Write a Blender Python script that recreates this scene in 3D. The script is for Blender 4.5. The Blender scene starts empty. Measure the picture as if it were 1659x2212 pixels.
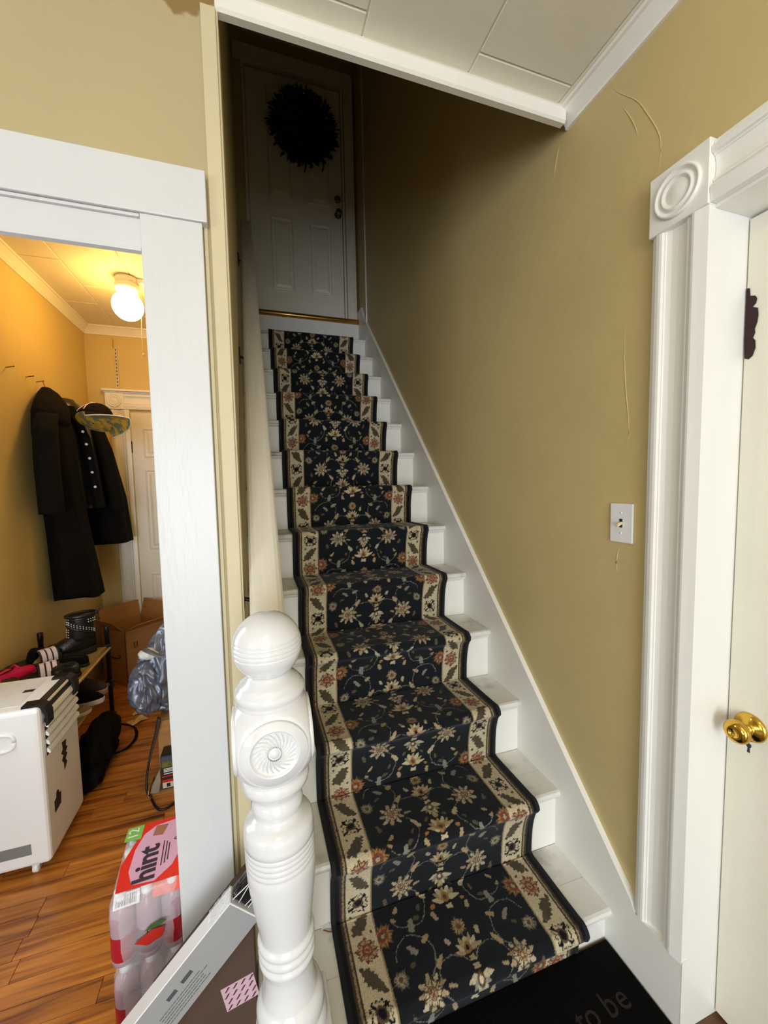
import bpy, bmesh, math, random
import numpy as np
from mathutils import Vector, Matrix

random.seed(7)
SC = bpy.context.scene
COL = SC.collection

# ------------------------------------------------------------------ camera
def set_camera():
    f_px, yaw, pit, rol = 854.894, 0.3144, -0.0711, -0.0193
    F = Vector((math.sin(yaw)*math.cos(pit), math.cos(yaw)*math.cos(pit), math.sin(pit)))
    R0 = Vector((math.cos(yaw), -math.sin(yaw), 0)); U0 = R0.cross(F)
    R = math.cos(rol)*R0 + math.sin(rol)*U0
    U = -math.sin(rol)*R0 + math.cos(rol)*U0
    cam = bpy.data.cameras.new('camera'); ob = bpy.data.objects.new('camera', cam)
    COL.objects.link(ob)
    m = Matrix((( R.x, U.x, -F.x, -1.0056), (R.y, U.y, -F.y, -0.8731), (R.z, U.z, -F.z, 1.4632), (0, 0, 0, 1)))
    ob.matrix_world = m
    cam.sensor_fit = 'HORIZONTAL'; cam.sensor_width = 36.0; cam.lens = 36.0*f_px/1659.0
    cam.clip_start = 0.02; cam.clip_end = 50
    SC.camera = ob
set_camera()

# ------------------------------------------------------------------ world, light, exposure
w = bpy.data.worlds.new('world'); SC.world = w; w.use_nodes = True
w.node_tree.nodes['Background'].inputs[0].default_value = (0.62, 0.78, 1.0, 1)
w.node_tree.nodes['Background'].inputs[1].default_value = 0.6

def area(name, loc, rot, sx, sy, power, col):
    l = bpy.data.lights.new(name, 'AREA'); l.shape = 'RECTANGLE'; l.size = sx; l.size_y = sy
    l.energy = power; l.color = col
    o = bpy.data.objects.new(name, l); o.location = loc; o.rotation_euler = rot; COL.objects.link(o)
    return o
# daylight coming in through the entry window behind the camera (window_1)
area('window_daylight', (-1.55, -4.22, 1.19), (math.radians(90), 0, 0), 1.66, 2.10, 124, (0.86, 0.93, 1.0))
# daylight through the side window of the hall (window_3)
area('side_daylight', (-4.32, -2.75, 1.40), (0, math.radians(-90), 0), 1.56, 1.66, 55, (0.86, 0.93, 1.0))
# daylight from the window in the room beyond the doorway (window_2, beside the doorway, out of view)
area('room_daylight', (-2.20, 0.62, 1.45), (0, math.radians(-90), 0), 1.1, 0.40, 9, (0.80, 0.90, 1.0))
SC.view_settings.view_transform = 'Standard'
SC.view_settings.look = 'None'
SC.view_settings.gamma = 1.0
SC.view_settings.use_curve_mapping = False
SC.view_settings.exposure = 0.03

# ------------------------------------------------------------------ materials
def srgb(r, g, b):
    def f(c):
        c /= 255.0
        return c/12.92 if c <= 0.04045 else ((c+0.055)/1.055)**2.4
    return (f(r), f(g), f(b), 1.0)
MATS = {}
def nd(nt, typ, **kw):
    n = nt.nodes.new(typ)
    for k, v in kw.items():
        if k in n.inputs.keys() if hasattr(n.inputs, 'keys') else False: n.inputs[k].default_value = v
        else: setattr(n, k, v)
    return n
def pm(name, col, rough=0.5, metal=0.0, var=0.08, scale=6.0, bump=0.0, bscale=60.0, stretch=(1, 1, 1), coat=0.0,
       trans=0.0, emit=None, col2=None, spec=0.5, detail=4, sheen=0.0, alpha=1.0, thresh=None, coord='Object'):
    """procedural principled material: noise variation of the colour, noise relief"""
    if name in MATS: return MATS[name]
    m = bpy.data.materials.new(name); m.use_nodes = True; nt = m.node_tree; L = nt.links.new
    b = nt.nodes['Principled BSDF']
    tc = nt.nodes.new('ShaderNodeTexCoord'); mp = nt.nodes.new('ShaderNodeMapping'); mp.inputs['Scale'].default_value = stretch
    L(tc.outputs[coord], mp.inputs['Vector'])
    nz = nt.nodes.new('ShaderNodeTexNoise'); nz.inputs['Scale'].default_value = scale; nz.inputs['Detail'].default_value = detail
    L(mp.outputs[0], nz.inputs['Vector'])
    cr = nt.nodes.new('ShaderNodeValToRGB')
    c = col if len(col) == 4 else (*col, 1)
    if col2 is None:
        lo = tuple(max(0, x*(1-var)) for x in c[:3])+(1,); hi = tuple(min(1, x*(1+var)) for x in c[:3])+(1,)
        cr.color_ramp.elements[0].position = 0.3; cr.color_ramp.elements[1].position = 0.7
    else:
        lo, hi = col2, c
        t = thresh or (0.4, 0.6)
        cr.color_ramp.elements[0].position = t[0]; cr.color_ramp.elements[1].position = t[1]
    cr.color_ramp.elements[0].color = lo; cr.color_ramp.elements[1].color = hi
    L(nz.outputs['Fac'], cr.inputs['Fac']); L(cr.outputs['Color'], b.inputs['Base Color'])
    b.inputs['Roughness'].default_value = rough; b.inputs['Metallic'].default_value = metal
    b.inputs['Specular IOR Level'].default_value = spec
    if coat: b.inputs['Coat Weight'].default_value = coat; b.inputs['Coat Roughness'].default_value = 0.12
    if trans: b.inputs['Transmission Weight'].default_value = trans
    if sheen: b.inputs['Sheen Weight'].default_value = sheen
    if alpha < 1: b.inputs['Alpha'].default_value = alpha
    if emit: b.inputs['Emission Color'].default_value = (*emit[:3], 1); b.inputs['Emission Strength'].default_value = emit[3]
    if bump:
        n2 = nt.nodes.new('ShaderNodeTexNoise'); n2.inputs['Scale'].default_value = bscale; n2.inputs['Detail'].default_value = 6
        L(mp.outputs[0], n2.inputs['Vector'])
        bp = nt.nodes.new('ShaderNodeBump'); bp.inputs['Strength'].default_value = min(1, bump); bp.inputs['Distance'].default_value = 0.004
        L(n2.outputs['Fac'], bp.inputs['Height']); L(bp.outputs[0], b.inputs['Normal'])
    MATS[name] = m
    return m

WALL = pm('wall_paint', srgb(200, 180, 126), 0.5, var=0.04, scale=2.5, bump=0.3, bscale=22)
WALLB = pm('wall_paint_plain', srgb(178, 163, 123), 0.6, var=0.03, scale=3, bump=0.25, bscale=60)
EDGE = pm('edge_paint', srgb(202, 190, 154), 0.5, var=0.03, scale=4, bump=0.1)
ROOMW = pm('room_wall_paint', srgb(206, 184, 122), 0.6, var=0.04, scale=2.5, bump=0.25, bscale=40)
WHITE = pm('white_trim_paint', srgb(236, 234, 226), 0.35, var=0.025, scale=8, bump=0.12, bscale=30, stretch=(1, 1, 0.25))
WHITE2 = pm('white_door_paint', srgb(228, 224, 208), 0.38, var=0.02, scale=5, bump=0.15, bscale=80)
BRUSHED = pm('brushed_white_paint', srgb(208, 209, 210), 0.34, var=0.02, scale=5, bump=0.5, bscale=45, stretch=(1, 1, 0.2))
CEIL = pm('ceiling_paint', srgb(229, 223, 206), 0.6, var=0.02, scale=5, bump=0.15, bscale=40)
GLOSSW = pm('glossy_white_paint', srgb(220, 221, 223), 0.18, var=0.02, scale=6, bump=0.06, bscale=25, coat=0.4)
RAILW = pm('rail_paint', srgb(226, 220, 205), 0.3, var=0.05, scale=5, stretch=(8, 0.6, 0.6), bump=0.1)
TREADM = pm('worn_tread_paint', srgb(226, 224, 216), 0.45, col2=srgb(150, 143, 130), scale=7, thresh=(0.28, 0.5), detail=8, bump=0.2, bscale=40)
DARKGAP = pm('dark_gap', srgb(28, 24, 20), 0.9)
BRASS = pm('brass', srgb(212, 170, 70), 0.16, 1.0, var=0.1, scale=12)
BRASSD = pm('dull_brass', srgb(196, 150, 80), 0.34, 1.0, var=0.15, scale=10)
STEEL = pm('dull_steel', srgb(120, 112, 100), 0.35, 1.0, var=0.1)
BLACKM = pm('black_metal', srgb(24, 23, 22), 0.45, 0.3)
BLACKF = pm('black_fabric', srgb(13, 12, 12), 0.9, var=0.25, scale=25, bump=0.3, bscale=220, spec=0.15)
BLACKL = pm('black_leather', srgb(24, 24, 25), 0.3, var=0.2, scale=30, bump=0.3, bscale=120)
CARD = pm('cardboard', srgb(176, 128, 74), 0.8, var=0.08, scale=9, bump=0.1, bscale=90, stretch=(1, 1, 6))
CARDD = pm('shaded_brown_card', srgb(80, 60, 46), 0.85, var=0.08, scale=9, bump=0.1, bscale=90)  # dark brown card, deepened further to carry the shadow on the box
PLASTW = pm('white_plastic', srgb(235, 235, 236), 0.35, var=0.01)
PLASTIV = pm('ivory_plastic', srgb(226, 206, 150), 0.35, var=0.02)
INK = pm('dark_print', srgb(34, 32, 36), 0.6)
GREYINK = pm('grey_print', srgb(120, 120, 120), 0.7)

# ------------------------------------------------------------------ mesh helpers
FR = {}
def fin(name, me, mat, parent=None, smooth=False):
    o = bpy.data.objects.new(name, me); COL.objects.link(o)
    if mat is not None and not me.materials: me.materials.append(mat)
    if smooth:
        me.polygons.foreach_set('use_smooth', [True]*len(me.polygons))
    off = Vector((0, 0, 0))
    if parent is not None:
        o.parent = parent; off = FR.get(parent.name, off)
    FR[o.name] = off
    if off.length > 0:
        me.transform(Matrix.Translation(-off))
    return o
def mesh(name, V, Fc, mat, parent=None, smooth=False):
    me = bpy.data.meshes.new(name); me.from_pydata([tuple(v) for v in V], [], Fc); me.update()
    return fin(name, me, mat, parent, smooth)
def frombm(name, bm, mat, parent=None, smooth=False):
    bmesh.ops.recalc_face_normals(bm, faces=bm.faces[:])
    me = bpy.data.meshes.new(name); bm.to_mesh(me); bm.free()
    return fin(name, me, mat, parent, smooth)
def thing(name, label, cat, loc=(0, 0, 0), rotz=0.0, group=None, world=True, rot=None):
    """an Empty at the thing's base; with world=True its parts are given in world coordinates"""
    o = bpy.data.objects.new(name, None); COL.objects.link(o); o.empty_display_size = 0.05
    o.location = loc; o.rotation_euler = rot if rot else (0, 0, rotz)
    o['label'] = label; o['category'] = cat
    if group: o['group'] = group
    FR[o.name] = Vector(loc) if world else Vector((0, 0, 0))
    return o
def tag(o, label, cat, group=None):
    o['label'] = label; o['category'] = cat
    if group: o['group'] = group
    return o
def struct(o, label=None):
    o['kind'] = 'structure'
    if label: o['label'] = label
    return o
def abox(bm, x0, x1, y0, y1, z0, z1, bevel=0.0, seg=2):
    r = bmesh.ops.create_cube(bm, size=1.0)
    for v in r['verts']:
        v.co = Vector(((x0+x1)/2+v.co.x*(x1-x0), (y0+y1)/2+v.co.y*(y1-y0), (z0+z1)/2+v.co.z*(z1-z0)))
    if bevel:
        es = list({e for v in r['verts'] for e in v.link_edges})
        bmesh.ops.bevel(bm, geom=es, offset=bevel, segments=seg, affect='EDGES', profile=0.5)
def box(name, x0, x1, y0, y1, z0, z1, mat, parent=None, bevel=0.0, seg=2):
    bm = bmesh.new(); abox(bm, x0, x1, y0, y1, z0, z1, bevel, seg)
    return frombm(name, bm, mat, parent)
def boxes(name, L, mat, parent=None, bevel=0.0):
    bm = bmesh.new()
    for b in L: abox(bm, *b, bevel)
    return frombm(name, bm, mat, parent)
def ring_mesh(rings, closed_u=True, cap=True):
    V = [tuple(p) for r in rings for p in r]; n = len(rings[0]); F = []
    for i in range(len(rings)-1):
        for j in range(n if closed_u else n-1):
            a = i*n+j; b = i*n+(j+1) % n
            F.append((a, b, b+n, a+n))
    if cap and closed_u:
        F.append(tuple(range(n-1, -1, -1))); F.append(tuple((len(rings)-1)*n+j for j in range(n)))
    return V, F
def loft(name, rings, mat, parent=None, smooth=True, cap=True, closed_u=True):
    V, F = ring_mesh(rings, closed_u, cap)
    o = mesh(name, V, F, mat, parent, smooth)
    return o
def lathe(name, prof, mat, parent=None, n=40, M=None, smooth=True, cap=True):
    rings = [[Vector((r*math.cos(2*math.pi*k/n), r*math.sin(2*math.pi*k/n), z)) for k in range(n)] for r, z in prof]
    if M is not None: rings = [[M @ p for p in r] for r in rings]
    return loft(name, rings, mat, parent, smooth, cap)
def prism(name, prof, axis, a, b, mat, parent=None, smooth=False):
    """profile of (p,q) swept along axis: X -> (y,z), Y -> (x,z), Z -> (x,y)"""
    def P(t, p, q): return {'X': (t, p, q), 'Y': (p, t, q), 'Z': (p, q, t)}[axis]
    n = len(prof); V = [P(a, *p) for p in prof]+[P(b, *p) for p in prof]
    F = [(j, (j+1) % n, n+(j+1) % n, n+j) for j in range(n)]+[tuple(range(n-1, -1, -1)), tuple(range(n, 2*n))]
    bm = bmesh.new(); vs = [bm.verts.new(v) for v in V]
    for f in F: bm.faces.new([vs[i] for i in f])
    return frombm(name, bm, mat, parent, smooth)
def catmull(P, n=8):
    P = [Vector(p) for p in P]; out = []
    Q = [2*P[0]-P[1]]+P+[2*P[-1]-P[-2]]
    for i in range(1, len(Q)-2):
        for k in range(n):
            t = k/n; a, b, c, d = Q[i-1], Q[i], Q[i+1], Q[i+2]
            out.append(0.5*((2*b)+(c-a)*t+(2*a-5*b+4*c-d)*t*t+(3*b-a-3*c+d)*t**3))
    out.append(P[-1]); return out
def tube(name, pts, r, mat, parent=None, n=8, spline=6, flat=1.0):
    P = catmull(pts, spline) if spline else [Vector(p) for p in pts]
    rings = []; up = Vector((0, 0, 1))
    for i, p in enumerate(P):
        t = (P[min(i+1, len(P)-1)]-P[max(i-1, 0)]).normalized()
        s = t.cross(up)
        if s.length < 1e-3: s = t.cross(Vector((1, 0, 0)))
        s.normalize(); u = s.cross(t).normalized()
        rr = r(i/(len(P)-1)) if callable(r) else r
        rings.append([p+s*math.cos(2*math.pi*k/n)*rr+u*math.sin(2*math.pi*k/n)*rr*flat for k in range(n)])
    return loft(name, rings, mat, parent, True)
def text(name, body, size, mat, parent, M, depth=0.0003, bold=0.0):
    c = bpy.data.curves.new(name, 'FONT'); c.body = body; c.size = size; c.extrude = depth; c.resolution_u = 3; c.offset = bold
    c.align_x = 'CENTER'; c.align_y = 'CENTER'
    t = bpy.data.objects.new(name, c); COL.objects.link(t)
    dg = bpy.context.evaluated_depsgraph_get()
    me = bpy.data.meshes.new_from_object(t.evaluated_get(dg))
    bpy.data.objects.remove(t); bpy.data.curves.remove(c)
    me.transform(M); me.materials.clear()
    return fin(name, me, mat, parent)
def basis(o, ex, ey):
    """matrix with local x along ex, local y along ey, at o"""
    ex = Vector(ex).normalized(); ey = Vector(ey).normalized(); ez = ex.cross(ey)
    return Matrix(((ex.x, ey.x, ez.x, o[0]), (ex.y, ey.y, ez.y, o[1]), (ex.z, ey.z, ez.z, o[2]), (0, 0, 0, 1)))
def patch(name, M, w, h, mat, parent, t=0.0006):
    """thin printed rectangle lying on a surface, local x/y, raised t"""
    V = [M @ Vector(p) for p in ((-w/2, -h/2, 0), (w/2, -h/2, 0), (w/2, h/2, 0), (-w/2, h/2, 0), (-w/2, -h/2, t), (w/2, -h/2, t), (w/2, h/2, t), (-w/2, h/2, t))]
    return mesh(name, V, [(3, 2, 1, 0), (4, 5, 6, 7), (0, 1, 5, 4), (1, 2, 6, 5), (2, 3, 7, 6), (3, 0, 4, 7)], mat, parent)
def polypatch(name, M, pts, mat, parent, t=0.0006):
    n = len(pts); V = [M @ Vector((x, y, 0)) for x, y in pts]+[M @ Vector((x, y, t)) for x, y in pts]
    F = [tuple(range(n-1, -1, -1)), tuple(range(n, 2*n))]+[(j, (j+1) % n, n+(j+1) % n, n+j) for j in range(n)]
    return mesh(name, V, F, mat, parent)

# ------------------------------------------------------------------ key dimensions (metres)
RISE, RUN, Z1, NST = 0.2204, 0.2225, 0.122, 13
XL, XR = -1.05, 0.0           # stair side wall, face of the skirting on the other side
XW = 0.02                      # plaster face of the side wall with the door
YF = 0.232                     # face of the wall with the doorway
ZC = 2.66                      # hall ceiling
ZU = 5.4                       # ceiling over the stairwell
RX0, RX1, RY1, RZ = -2.235, -1.18, 2.90, 2.75   # the room beyond the doorway
LAND = 3.01
def nosing(k): return (k-1)*RUN, Z1+(k-1)*RISE

# ------------------------------------------------------------------ structure: walls, floors, ceilings
fl = struct(box('floor', -4.5, 0.2, -4.4, 3.0, -0.06, -0.012, pm('sub_floor', srgb(70, 46, 28), 0.6)))
struct(box('floor_hall', -4.5, 0.2, -4.4, YF, -0.012, 0.0, pm('hall_floor', srgb(96, 62, 36), 0.4, var=0.25, scale=4, stretch=(1, 8, 1))))
def plank_material():
    m = bpy.data.materials.new('oak_boards'); m.use_nodes = True; nt = m.node_tree; L = nt.links.new; b = nt.nodes['Principled BSDF']
    geo = nt.nodes.new('ShaderNodeNewGeometry'); oi = nt.nodes.new('ShaderNodeObjectInfo')
    add = nt.nodes.new('ShaderNodeVectorMath'); add.operation = 'ADD'
    sc = nt.nodes.new('ShaderNodeVectorMath'); sc.operation = 'SCALE'; sc.inputs[0].default_value = (7.3, 3.1, 0); L(oi.outputs['Random'], sc.inputs['Scale'])
    L(geo.outputs['Position'], add.inputs[0]); L(sc.outputs[0], add.inputs[1])
    mp = nt.nodes.new('ShaderNodeMapping'); mp.inputs['Scale'].default_value = (1.7, 26, 1); L(add.outputs[0], mp.inputs[0])
    n1 = nt.nodes.new('ShaderNodeTexNoise'); n1.inputs['Scale'].default_value = 1.6; n1.inputs['Detail'].default_value = 8; n1.inputs['Distortion'].default_value = 0.6; L(mp.outputs[0], n1.inputs['Vector'])
    cr = nt.nodes.new('ShaderNodeValToRGB'); e = cr.color_ramp.elements
    e[0].position = 0.27; e[0].color = srgb(84, 42, 14); e[1].position = 0.72; e[1].color = srgb(214, 142, 60)
    e2 = cr.color_ramp.elements.new(0.46); e2.color = srgb(172, 104, 40)
    L(n1.outputs['Fac'], cr.inputs[0])
    hs = nt.nodes.new('ShaderNodeHueSaturation'); mr = nt.nodes.new('ShaderNodeMapRange'); mr.inputs['To Min'].default_value = 0.82; mr.inputs['To Max'].default_value = 1.12
    L(oi.outputs['Random'], mr.inputs['Value']); L(mr.outputs[0], hs.inputs['Value']); L(cr.outputs[0], hs.inputs['Color'])
    L(hs.outputs[0], b.inputs['Base Color']); b.inputs['Roughness'].default_value = 0.33
    bp = nt.nodes.new('ShaderNodeBump'); bp.inputs['Strength'].default_value = 0.25; bp.inputs['Distance'].default_value = 0.002; L(n1.outputs['Fac'], bp.inputs['Height']); L(bp.outputs[0], b.inputs['Normal'])
    return m
OAK = plank_material()
fr_ = struct(box('floor_room', RX0-0.1, RX1, YF, RY1, -0.012, -0.010, DARKGAP))
y = YF; row = 0
while y < RY1-0.01:
    wv = min(0.068, RY1-y); x = RX0-(0.13+0.37*((row*0.37) % 1))
    while x < RX1:
        ln = random.uniform(0.55, 0.95); a, b_ = max(x, RX0), min(x+ln, RX1)
        if b_-a > 0.02:
            box('floor_board', a+0.0006, b_-0.0006, y+0.0006, y+wv-0.0006, -0.010, random.uniform(-0.0006, 0.0), OAK, fr_, 0.0008, 1)
        x += ln
    y += wv; row += 1

# side wall with the entry door: opening from y=-0.2 back to y=-1.04
DY0, DY1, DZ = -0.200, -1.04, 2.085
wr = struct(boxes('wall_right', [(XW, 0.2, DY0, 3.1, -0.012, ZU), (XW, 0.2, -4.4, DY1, -0.012, ZU), (XW, 0.2, DY1, DY0, DZ, ZU)], WALL))
# old paint ridges and cracks in the plaster beside the door frame
RIDGE = WALL
for pts in ([(0.085, 2.605), (0.06, 2.56), (0.0, 2.485), (-0.03, 2.43), (-0.066, 2.35), (-0.073, 2.30), (-0.066, 2.23)],
            [(0.285, 2.60), (0.30, 2.56), (0.315, 2.50)], [(0.05, 2.52), (0.01, 2.44), (-0.01, 2.38)],
            [(0.02, 1.95), (0.018, 1.80), (0.012, 1.72), (0.0, 1.62), (0.002, 1.55)], [(0.02, 1.27), (0.03, 1.22), (0.026, 1.18)]):
    tube('paint_ridge', [(XW+0.0005, y_, z_) for y_, z_ in pts], lambda t: 0.0017*(0.25+math.sin(math.pi*t)), RIDGE, wr, 6, 6)

# wall with the doorway into the room
DX0, DX1, DH = -2.06, -1.233, 2.015
def front_wall_material():
    m = WALLB.copy(); m.name = 'wall_paint_stained'; nt = m.node_tree; L = nt.links.new; b = nt.nodes['Principled BSDF']
    src = b.inputs['Base Color'].links[0].from_socket
    geo = nt.nodes.new('ShaderNodeNewGeometry'); nz = nt.nodes.new('ShaderNodeTexNoise'); nz.inputs['Scale'].default_value = 24; L(geo.outputs['Position'], nz.inputs['Vector'])
    sub = nt.nodes.new('ShaderNodeVectorMath'); sub.operation = 'SUBTRACT'; sub.inputs[1].default_value = (-1.125, 0.232, 2.665); L(geo.outputs['Position'], sub.inputs[0])
    sc = nt.nodes.new('ShaderNodeVectorMath'); sc.operation = 'MULTIPLY'; sc.inputs[1].default_value = (0.95, 1, 0.9); L(sub.outputs[0], sc.inputs[0])
    ln = nt.nodes.new('ShaderNodeVectorMath'); ln.operation = 'LENGTH'; L(sc.outputs[0], ln.inputs[0])
    ma = nt.nodes.new('ShaderNodeMath'); ma.operation = 'MULTIPLY_ADD'; ma.inputs[1].default_value = 0.07; L(nz.outputs['Fac'], ma.inputs[0]); L(ln.outputs['Value'], ma.inputs[2])
    cr = nt.nodes.new('ShaderNodeValToRGB'); e = cr.color_ramp.elements; e[0].position = 0.108; e[0].color = (1, 1, 1, 1); e[1].position = 0.118; e[1].color = (0, 0, 0, 1); L(ma.outputs[0], cr.inputs[0])
    mx = nt.nodes.new('ShaderNodeMix'); mx.data_type = 'RGBA'; L(cr.outputs[0], mx.inputs['Factor']); L(src, mx.inputs['A']); mx.inputs['B'].default_value = srgb(138, 112, 66)
    L(mx.outputs['Result'], b.inputs['Base Color'])
    return m
struct(boxes('wall_front', [(DX1, XL, YF, YF+0.12, -0.012, RZ+0.05), (DX0, DX1, YF, YF+0.12, 2.105, RZ+0.05), (-4.5, DX0, YF, YF+0.12, -0.012, RZ+0.05)], front_wall_material()))
struct(box('wall_stair_side', RX1, XL, YF+0.12, 3.1, -0.012, ZU, WALL))
struct(boxes('wall_room_left', [(RX0-0.12, RX0, 0.84, RY1, -0.012, RZ+0.05), (RX0-0.12, RX0, YF+0.12, 0.40, -0.012, RZ+0.05), (RX0-0.12, RX0, 0.40, 0.84, -0.012, 0.88), (RX0-0.12, RX0, 0.40, 0.84, 2.02, RZ+0.05)], ROOMW))
w2 = struct(boxes('window_2', [(RX0-0.08, RX0-0.04, 0.40, 0.44, 0.88, 2.02), (RX0-0.08, RX0-0.04, 0.80, 0.84, 0.88, 2.02), (RX0-0.08, RX0-0.04, 0.44, 0.80, 0.88, 0.92), (RX0-0.08, RX0-0.04, 0.44, 0.80, 1.98, 2.02), (RX0-0.08, RX0-0.04, 0.44, 0.80, 1.43, 1.47)], WHITE))
box('pane', RX0-0.062, RX0-0.058, 0.44, 0.80, 0.92, 1.98, pm('window_glass', (1, 1, 1, 1), 0.02, trans=1.0, var=0), w2)
struct(box('wall_room_back', RX0-0.12, RX1, RY1, RY1+0.12, -0.012, RZ+0.05, ROOMW))
struct(box('ceiling_room', RX0-0.12, RX1, YF, RY1+0.12, RZ+0.003, RZ+0.05, pm('ceiling_seam', srgb(206, 200, 180), 0.8)))
SY0, SY1 = -3.60, -1.90
struct(boxes('wall_hall_left', [(-4.52, -4.40, -4.42, SY0, -0.012, 2.8), (-4.52, -4.40, SY1, YF+0.12, -0.012, 2.8), (-4.52, -4.40, SY0, SY1, -0.012, 0.60), (-4.52, -4.40, SY0, SY1, 2.20, 2.8)], WALLB))
w3 = struct(boxes('window_3', [(-4.40, -4.37, SY0-0.09, SY0, 0.51, 2.29), (-4.40, -4.37, SY1, SY1+0.09, 0.51, 2.29), (-4.40, -4.37, SY0, SY1, 2.20, 2.29), (-4.40, -4.34, SY0-0.1, SY1+0.1, 0.56, 0.60), (-4.46, -4.42, SY0, SY1, 1.38, 1.42)], WHITE))
box('pane', -4.445, -4.441, SY0, SY1, 0.60, 2.20, pm('window_glass', (1, 1, 1, 1), 0.02, trans=1.0, var=0), w3)
WX0, WX1, WZ0, WZ1, HB = -2.40, -0.70, 0.12, 2.26, -4.30
struct(boxes('wall_hall_back', [(-4.4, WX0, HB-0.12, HB, -0.012, 2.8), (WX1, 0.2, HB-0.12, HB, -0.012, 2.8), (WX0, WX1, HB-0.12, HB, -0.012, WZ0), (WX0, WX1, HB-0.12, HB, WZ1, 2.8)], WALLB))
w1 = struct(boxes('window_1', [(WX0-0.09, WX0, HB, HB+0.03, WZ0-0.09, WZ1+0.09), (WX1, WX1+0.09, HB, HB+0.03, WZ0-0.09, WZ1+0.09), (WX0, WX1, HB, HB+0.03, WZ1, WZ1+0.09), (WX0-0.1, WX1+0.1, HB, HB+0.06, WZ0-0.04, WZ0), (WX0, WX1, HB-0.06, HB-0.02, 1.0, 1.08), (-1.60, -1.50, HB-0.06, HB-0.02, WZ0, WZ1)], WHITE))
box('pane', WX0, WX1, HB-0.045, HB-0.041, WZ0, WZ1, pm('window_glass', (1, 1, 1, 1), 0.02, trans=1.0, var=0), w1)
struct(boxes('wall_stairwell_front', [(XL-0.13, 0.2, 0.14, 0.25, ZC+0.045, ZU)], WALL))
UDY = 2.96
struct(boxes('wall_stair_end', [(XL-0.13, 0.2, UDY+0.05, UDY+0.16, -0.012, ZU), (XL, -0.955, UDY-0.01, UDY+0.05, LAND, ZU)], WALL))
struct(box('ceiling_stairwell', XL-0.13, 0.2, 0.14, 3.12, ZU, ZU+0.05, CEIL))

# ceiling of the hall: staggered panels with open joints
cl = struct(boxes('ceiling', [(-4.5, 0.2, -4.42, YF, ZC+0.003, ZC+0.045), (XL, 0.2, YF, 0.25, ZC+0.003, ZC+0.045)], pm('ceiling_joint', srgb(214, 208, 190), 0.8)))
ed = [0.02, -0.036, -0.36, -0.683, -1.006, -1.329, -1.652, -1.975, -2.298, -2.621, -2.944, -3.267, -3.59, -3.913, -4.236, -4.4]
for i in range(len(ed)-1):
    ys = [0.25, 0.173, -0.47, -1.113, -1.756, -2.40, -3.04, -3.68, -4.3] if i % 2 else [0.25, -0.15, -0.79, -1.43, -2.07, -2.71, -3.35, -3.99, -4.3]
    if i == 0: ys = [0.25, -0.47, -1.113, -1.756, -2.40, -3.04, -3.68, -4.3]
    for a, b_ in zip(ys[1:], ys[:-1]):
        if ed[i+1] < XL and b_ > YF: b_ = YF
        if b_-a < 0.03: continue
        box('ceiling_panel', ed[i+1]+0.002, ed[i]-0.002, a+0.002, b_-0.002, ZC, ZC+0.006, CEIL, cl, 0.0022, 1)
cr_ = bpy.data.objects['ceiling_room']
ex = [RX0, -1.99, -1.67, -1.35, RX1]
for i in range(4):
    ys = [YF+0.12, 0.9, 1.54, 2.18, 2.6, RY1] if i % 2 else [YF+0.12, 0.6, 1.24, 1.88, 2.45, RY1]
    for a, b_ in zip(ys[:-1], ys[1:]):
        box('ceiling_panel', ex[i]+0.002, ex[i+1]-0.002, a+0.002, b_-0.002, RZ, RZ+0.006, CEIL, cr_, 0.0022, 1)

# crown strips
def crown(name, axis, a, b_, base, zt, sgn, mat, h=0.05, d=0.045):
    pr = [(base, zt), (base, zt-h), (base+sgn*0.008, zt-h), (base+sgn*0.010, zt-h+0.008), (base+sgn*0.022, zt-h*0.55), (base+sgn*(d-0.008), zt-0.012), (base+sgn*d, zt-0.010), (base+sgn*d, zt)]
    return struct(prism(name, pr, axis, a, b_, mat))
crown('trim_1', 'Y', -4.3, 0.252, XW, ZC, -1, WHITE)
def lip():
    pr = [(0.252, ZC+0.002), (0.252, ZC-0.05), (0.232, ZC-0.052), (0.226, ZC-0.046), (0.226, ZC-0.010), (0.231, ZC), (0.231, ZC+0.002)]
    return struct(prism('trim_2', pr, 'X', XL, XW-0.03, WHITE))
lip()
crown('trim_3', 'Y', YF+0.12, RY1, RX0, RZ, 1, WHITE, 0.062, 0.05)
crown('trim_4', 'X', RX0, RX1, RY1, RZ, -1, WHITE, 0.062, 0.05)

# doorway casing: flat brushed boards
t5 = struct(box('trim_5', -1.233, -1.100, YF-0.022, YF, 0.0, 2.098, BRUSHED, None, 0.002))
struct(box('trim_6', -2.16, -1.088, YF-0.028, YF, 2.098, 2.216, BRUSHED, None, 0.002))
struct(boxes('trim_7', [(DX0, -1.234, YF-0.012, YF, 2.022, 2.090), (DX0, -1.234, YF-0.020, YF, 2.090, 2.097), (DX0, -1.234, YF-0.018, YF, 2.015, 2.023)], BRUSHED, None, 0.001))
struct(box('trim_8', -2.19, DX0, YF-0.022, YF, 0.0, 2.098, BRUSHED, None, 0.002))
struct(boxes('trim_9', [(DX1-0.001, DX1+0.001, YF, YF+0.12, 0, DH), (DX0-0.001, DX0+0.001, YF, YF+0.12, 0, DH)], WHITE))
# painted edge board at the corner by the stairs
struct(box('trim_10', -1.083, XL+0.001, YF-0.007, YF, 0.0, ZC-0.05, EDGE, None, 0.002))
struct(box('trim_11', -1.0985, -1.0895, YF-0.004, YF, 0.0, 2.11, EDGE, None, 0.001))
struct(box('trim_12', XL-0.0005, XL+0.006, YF, YF+0.07, 0.0, ZC-0.05, EDGE, None, 0.002))

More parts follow.
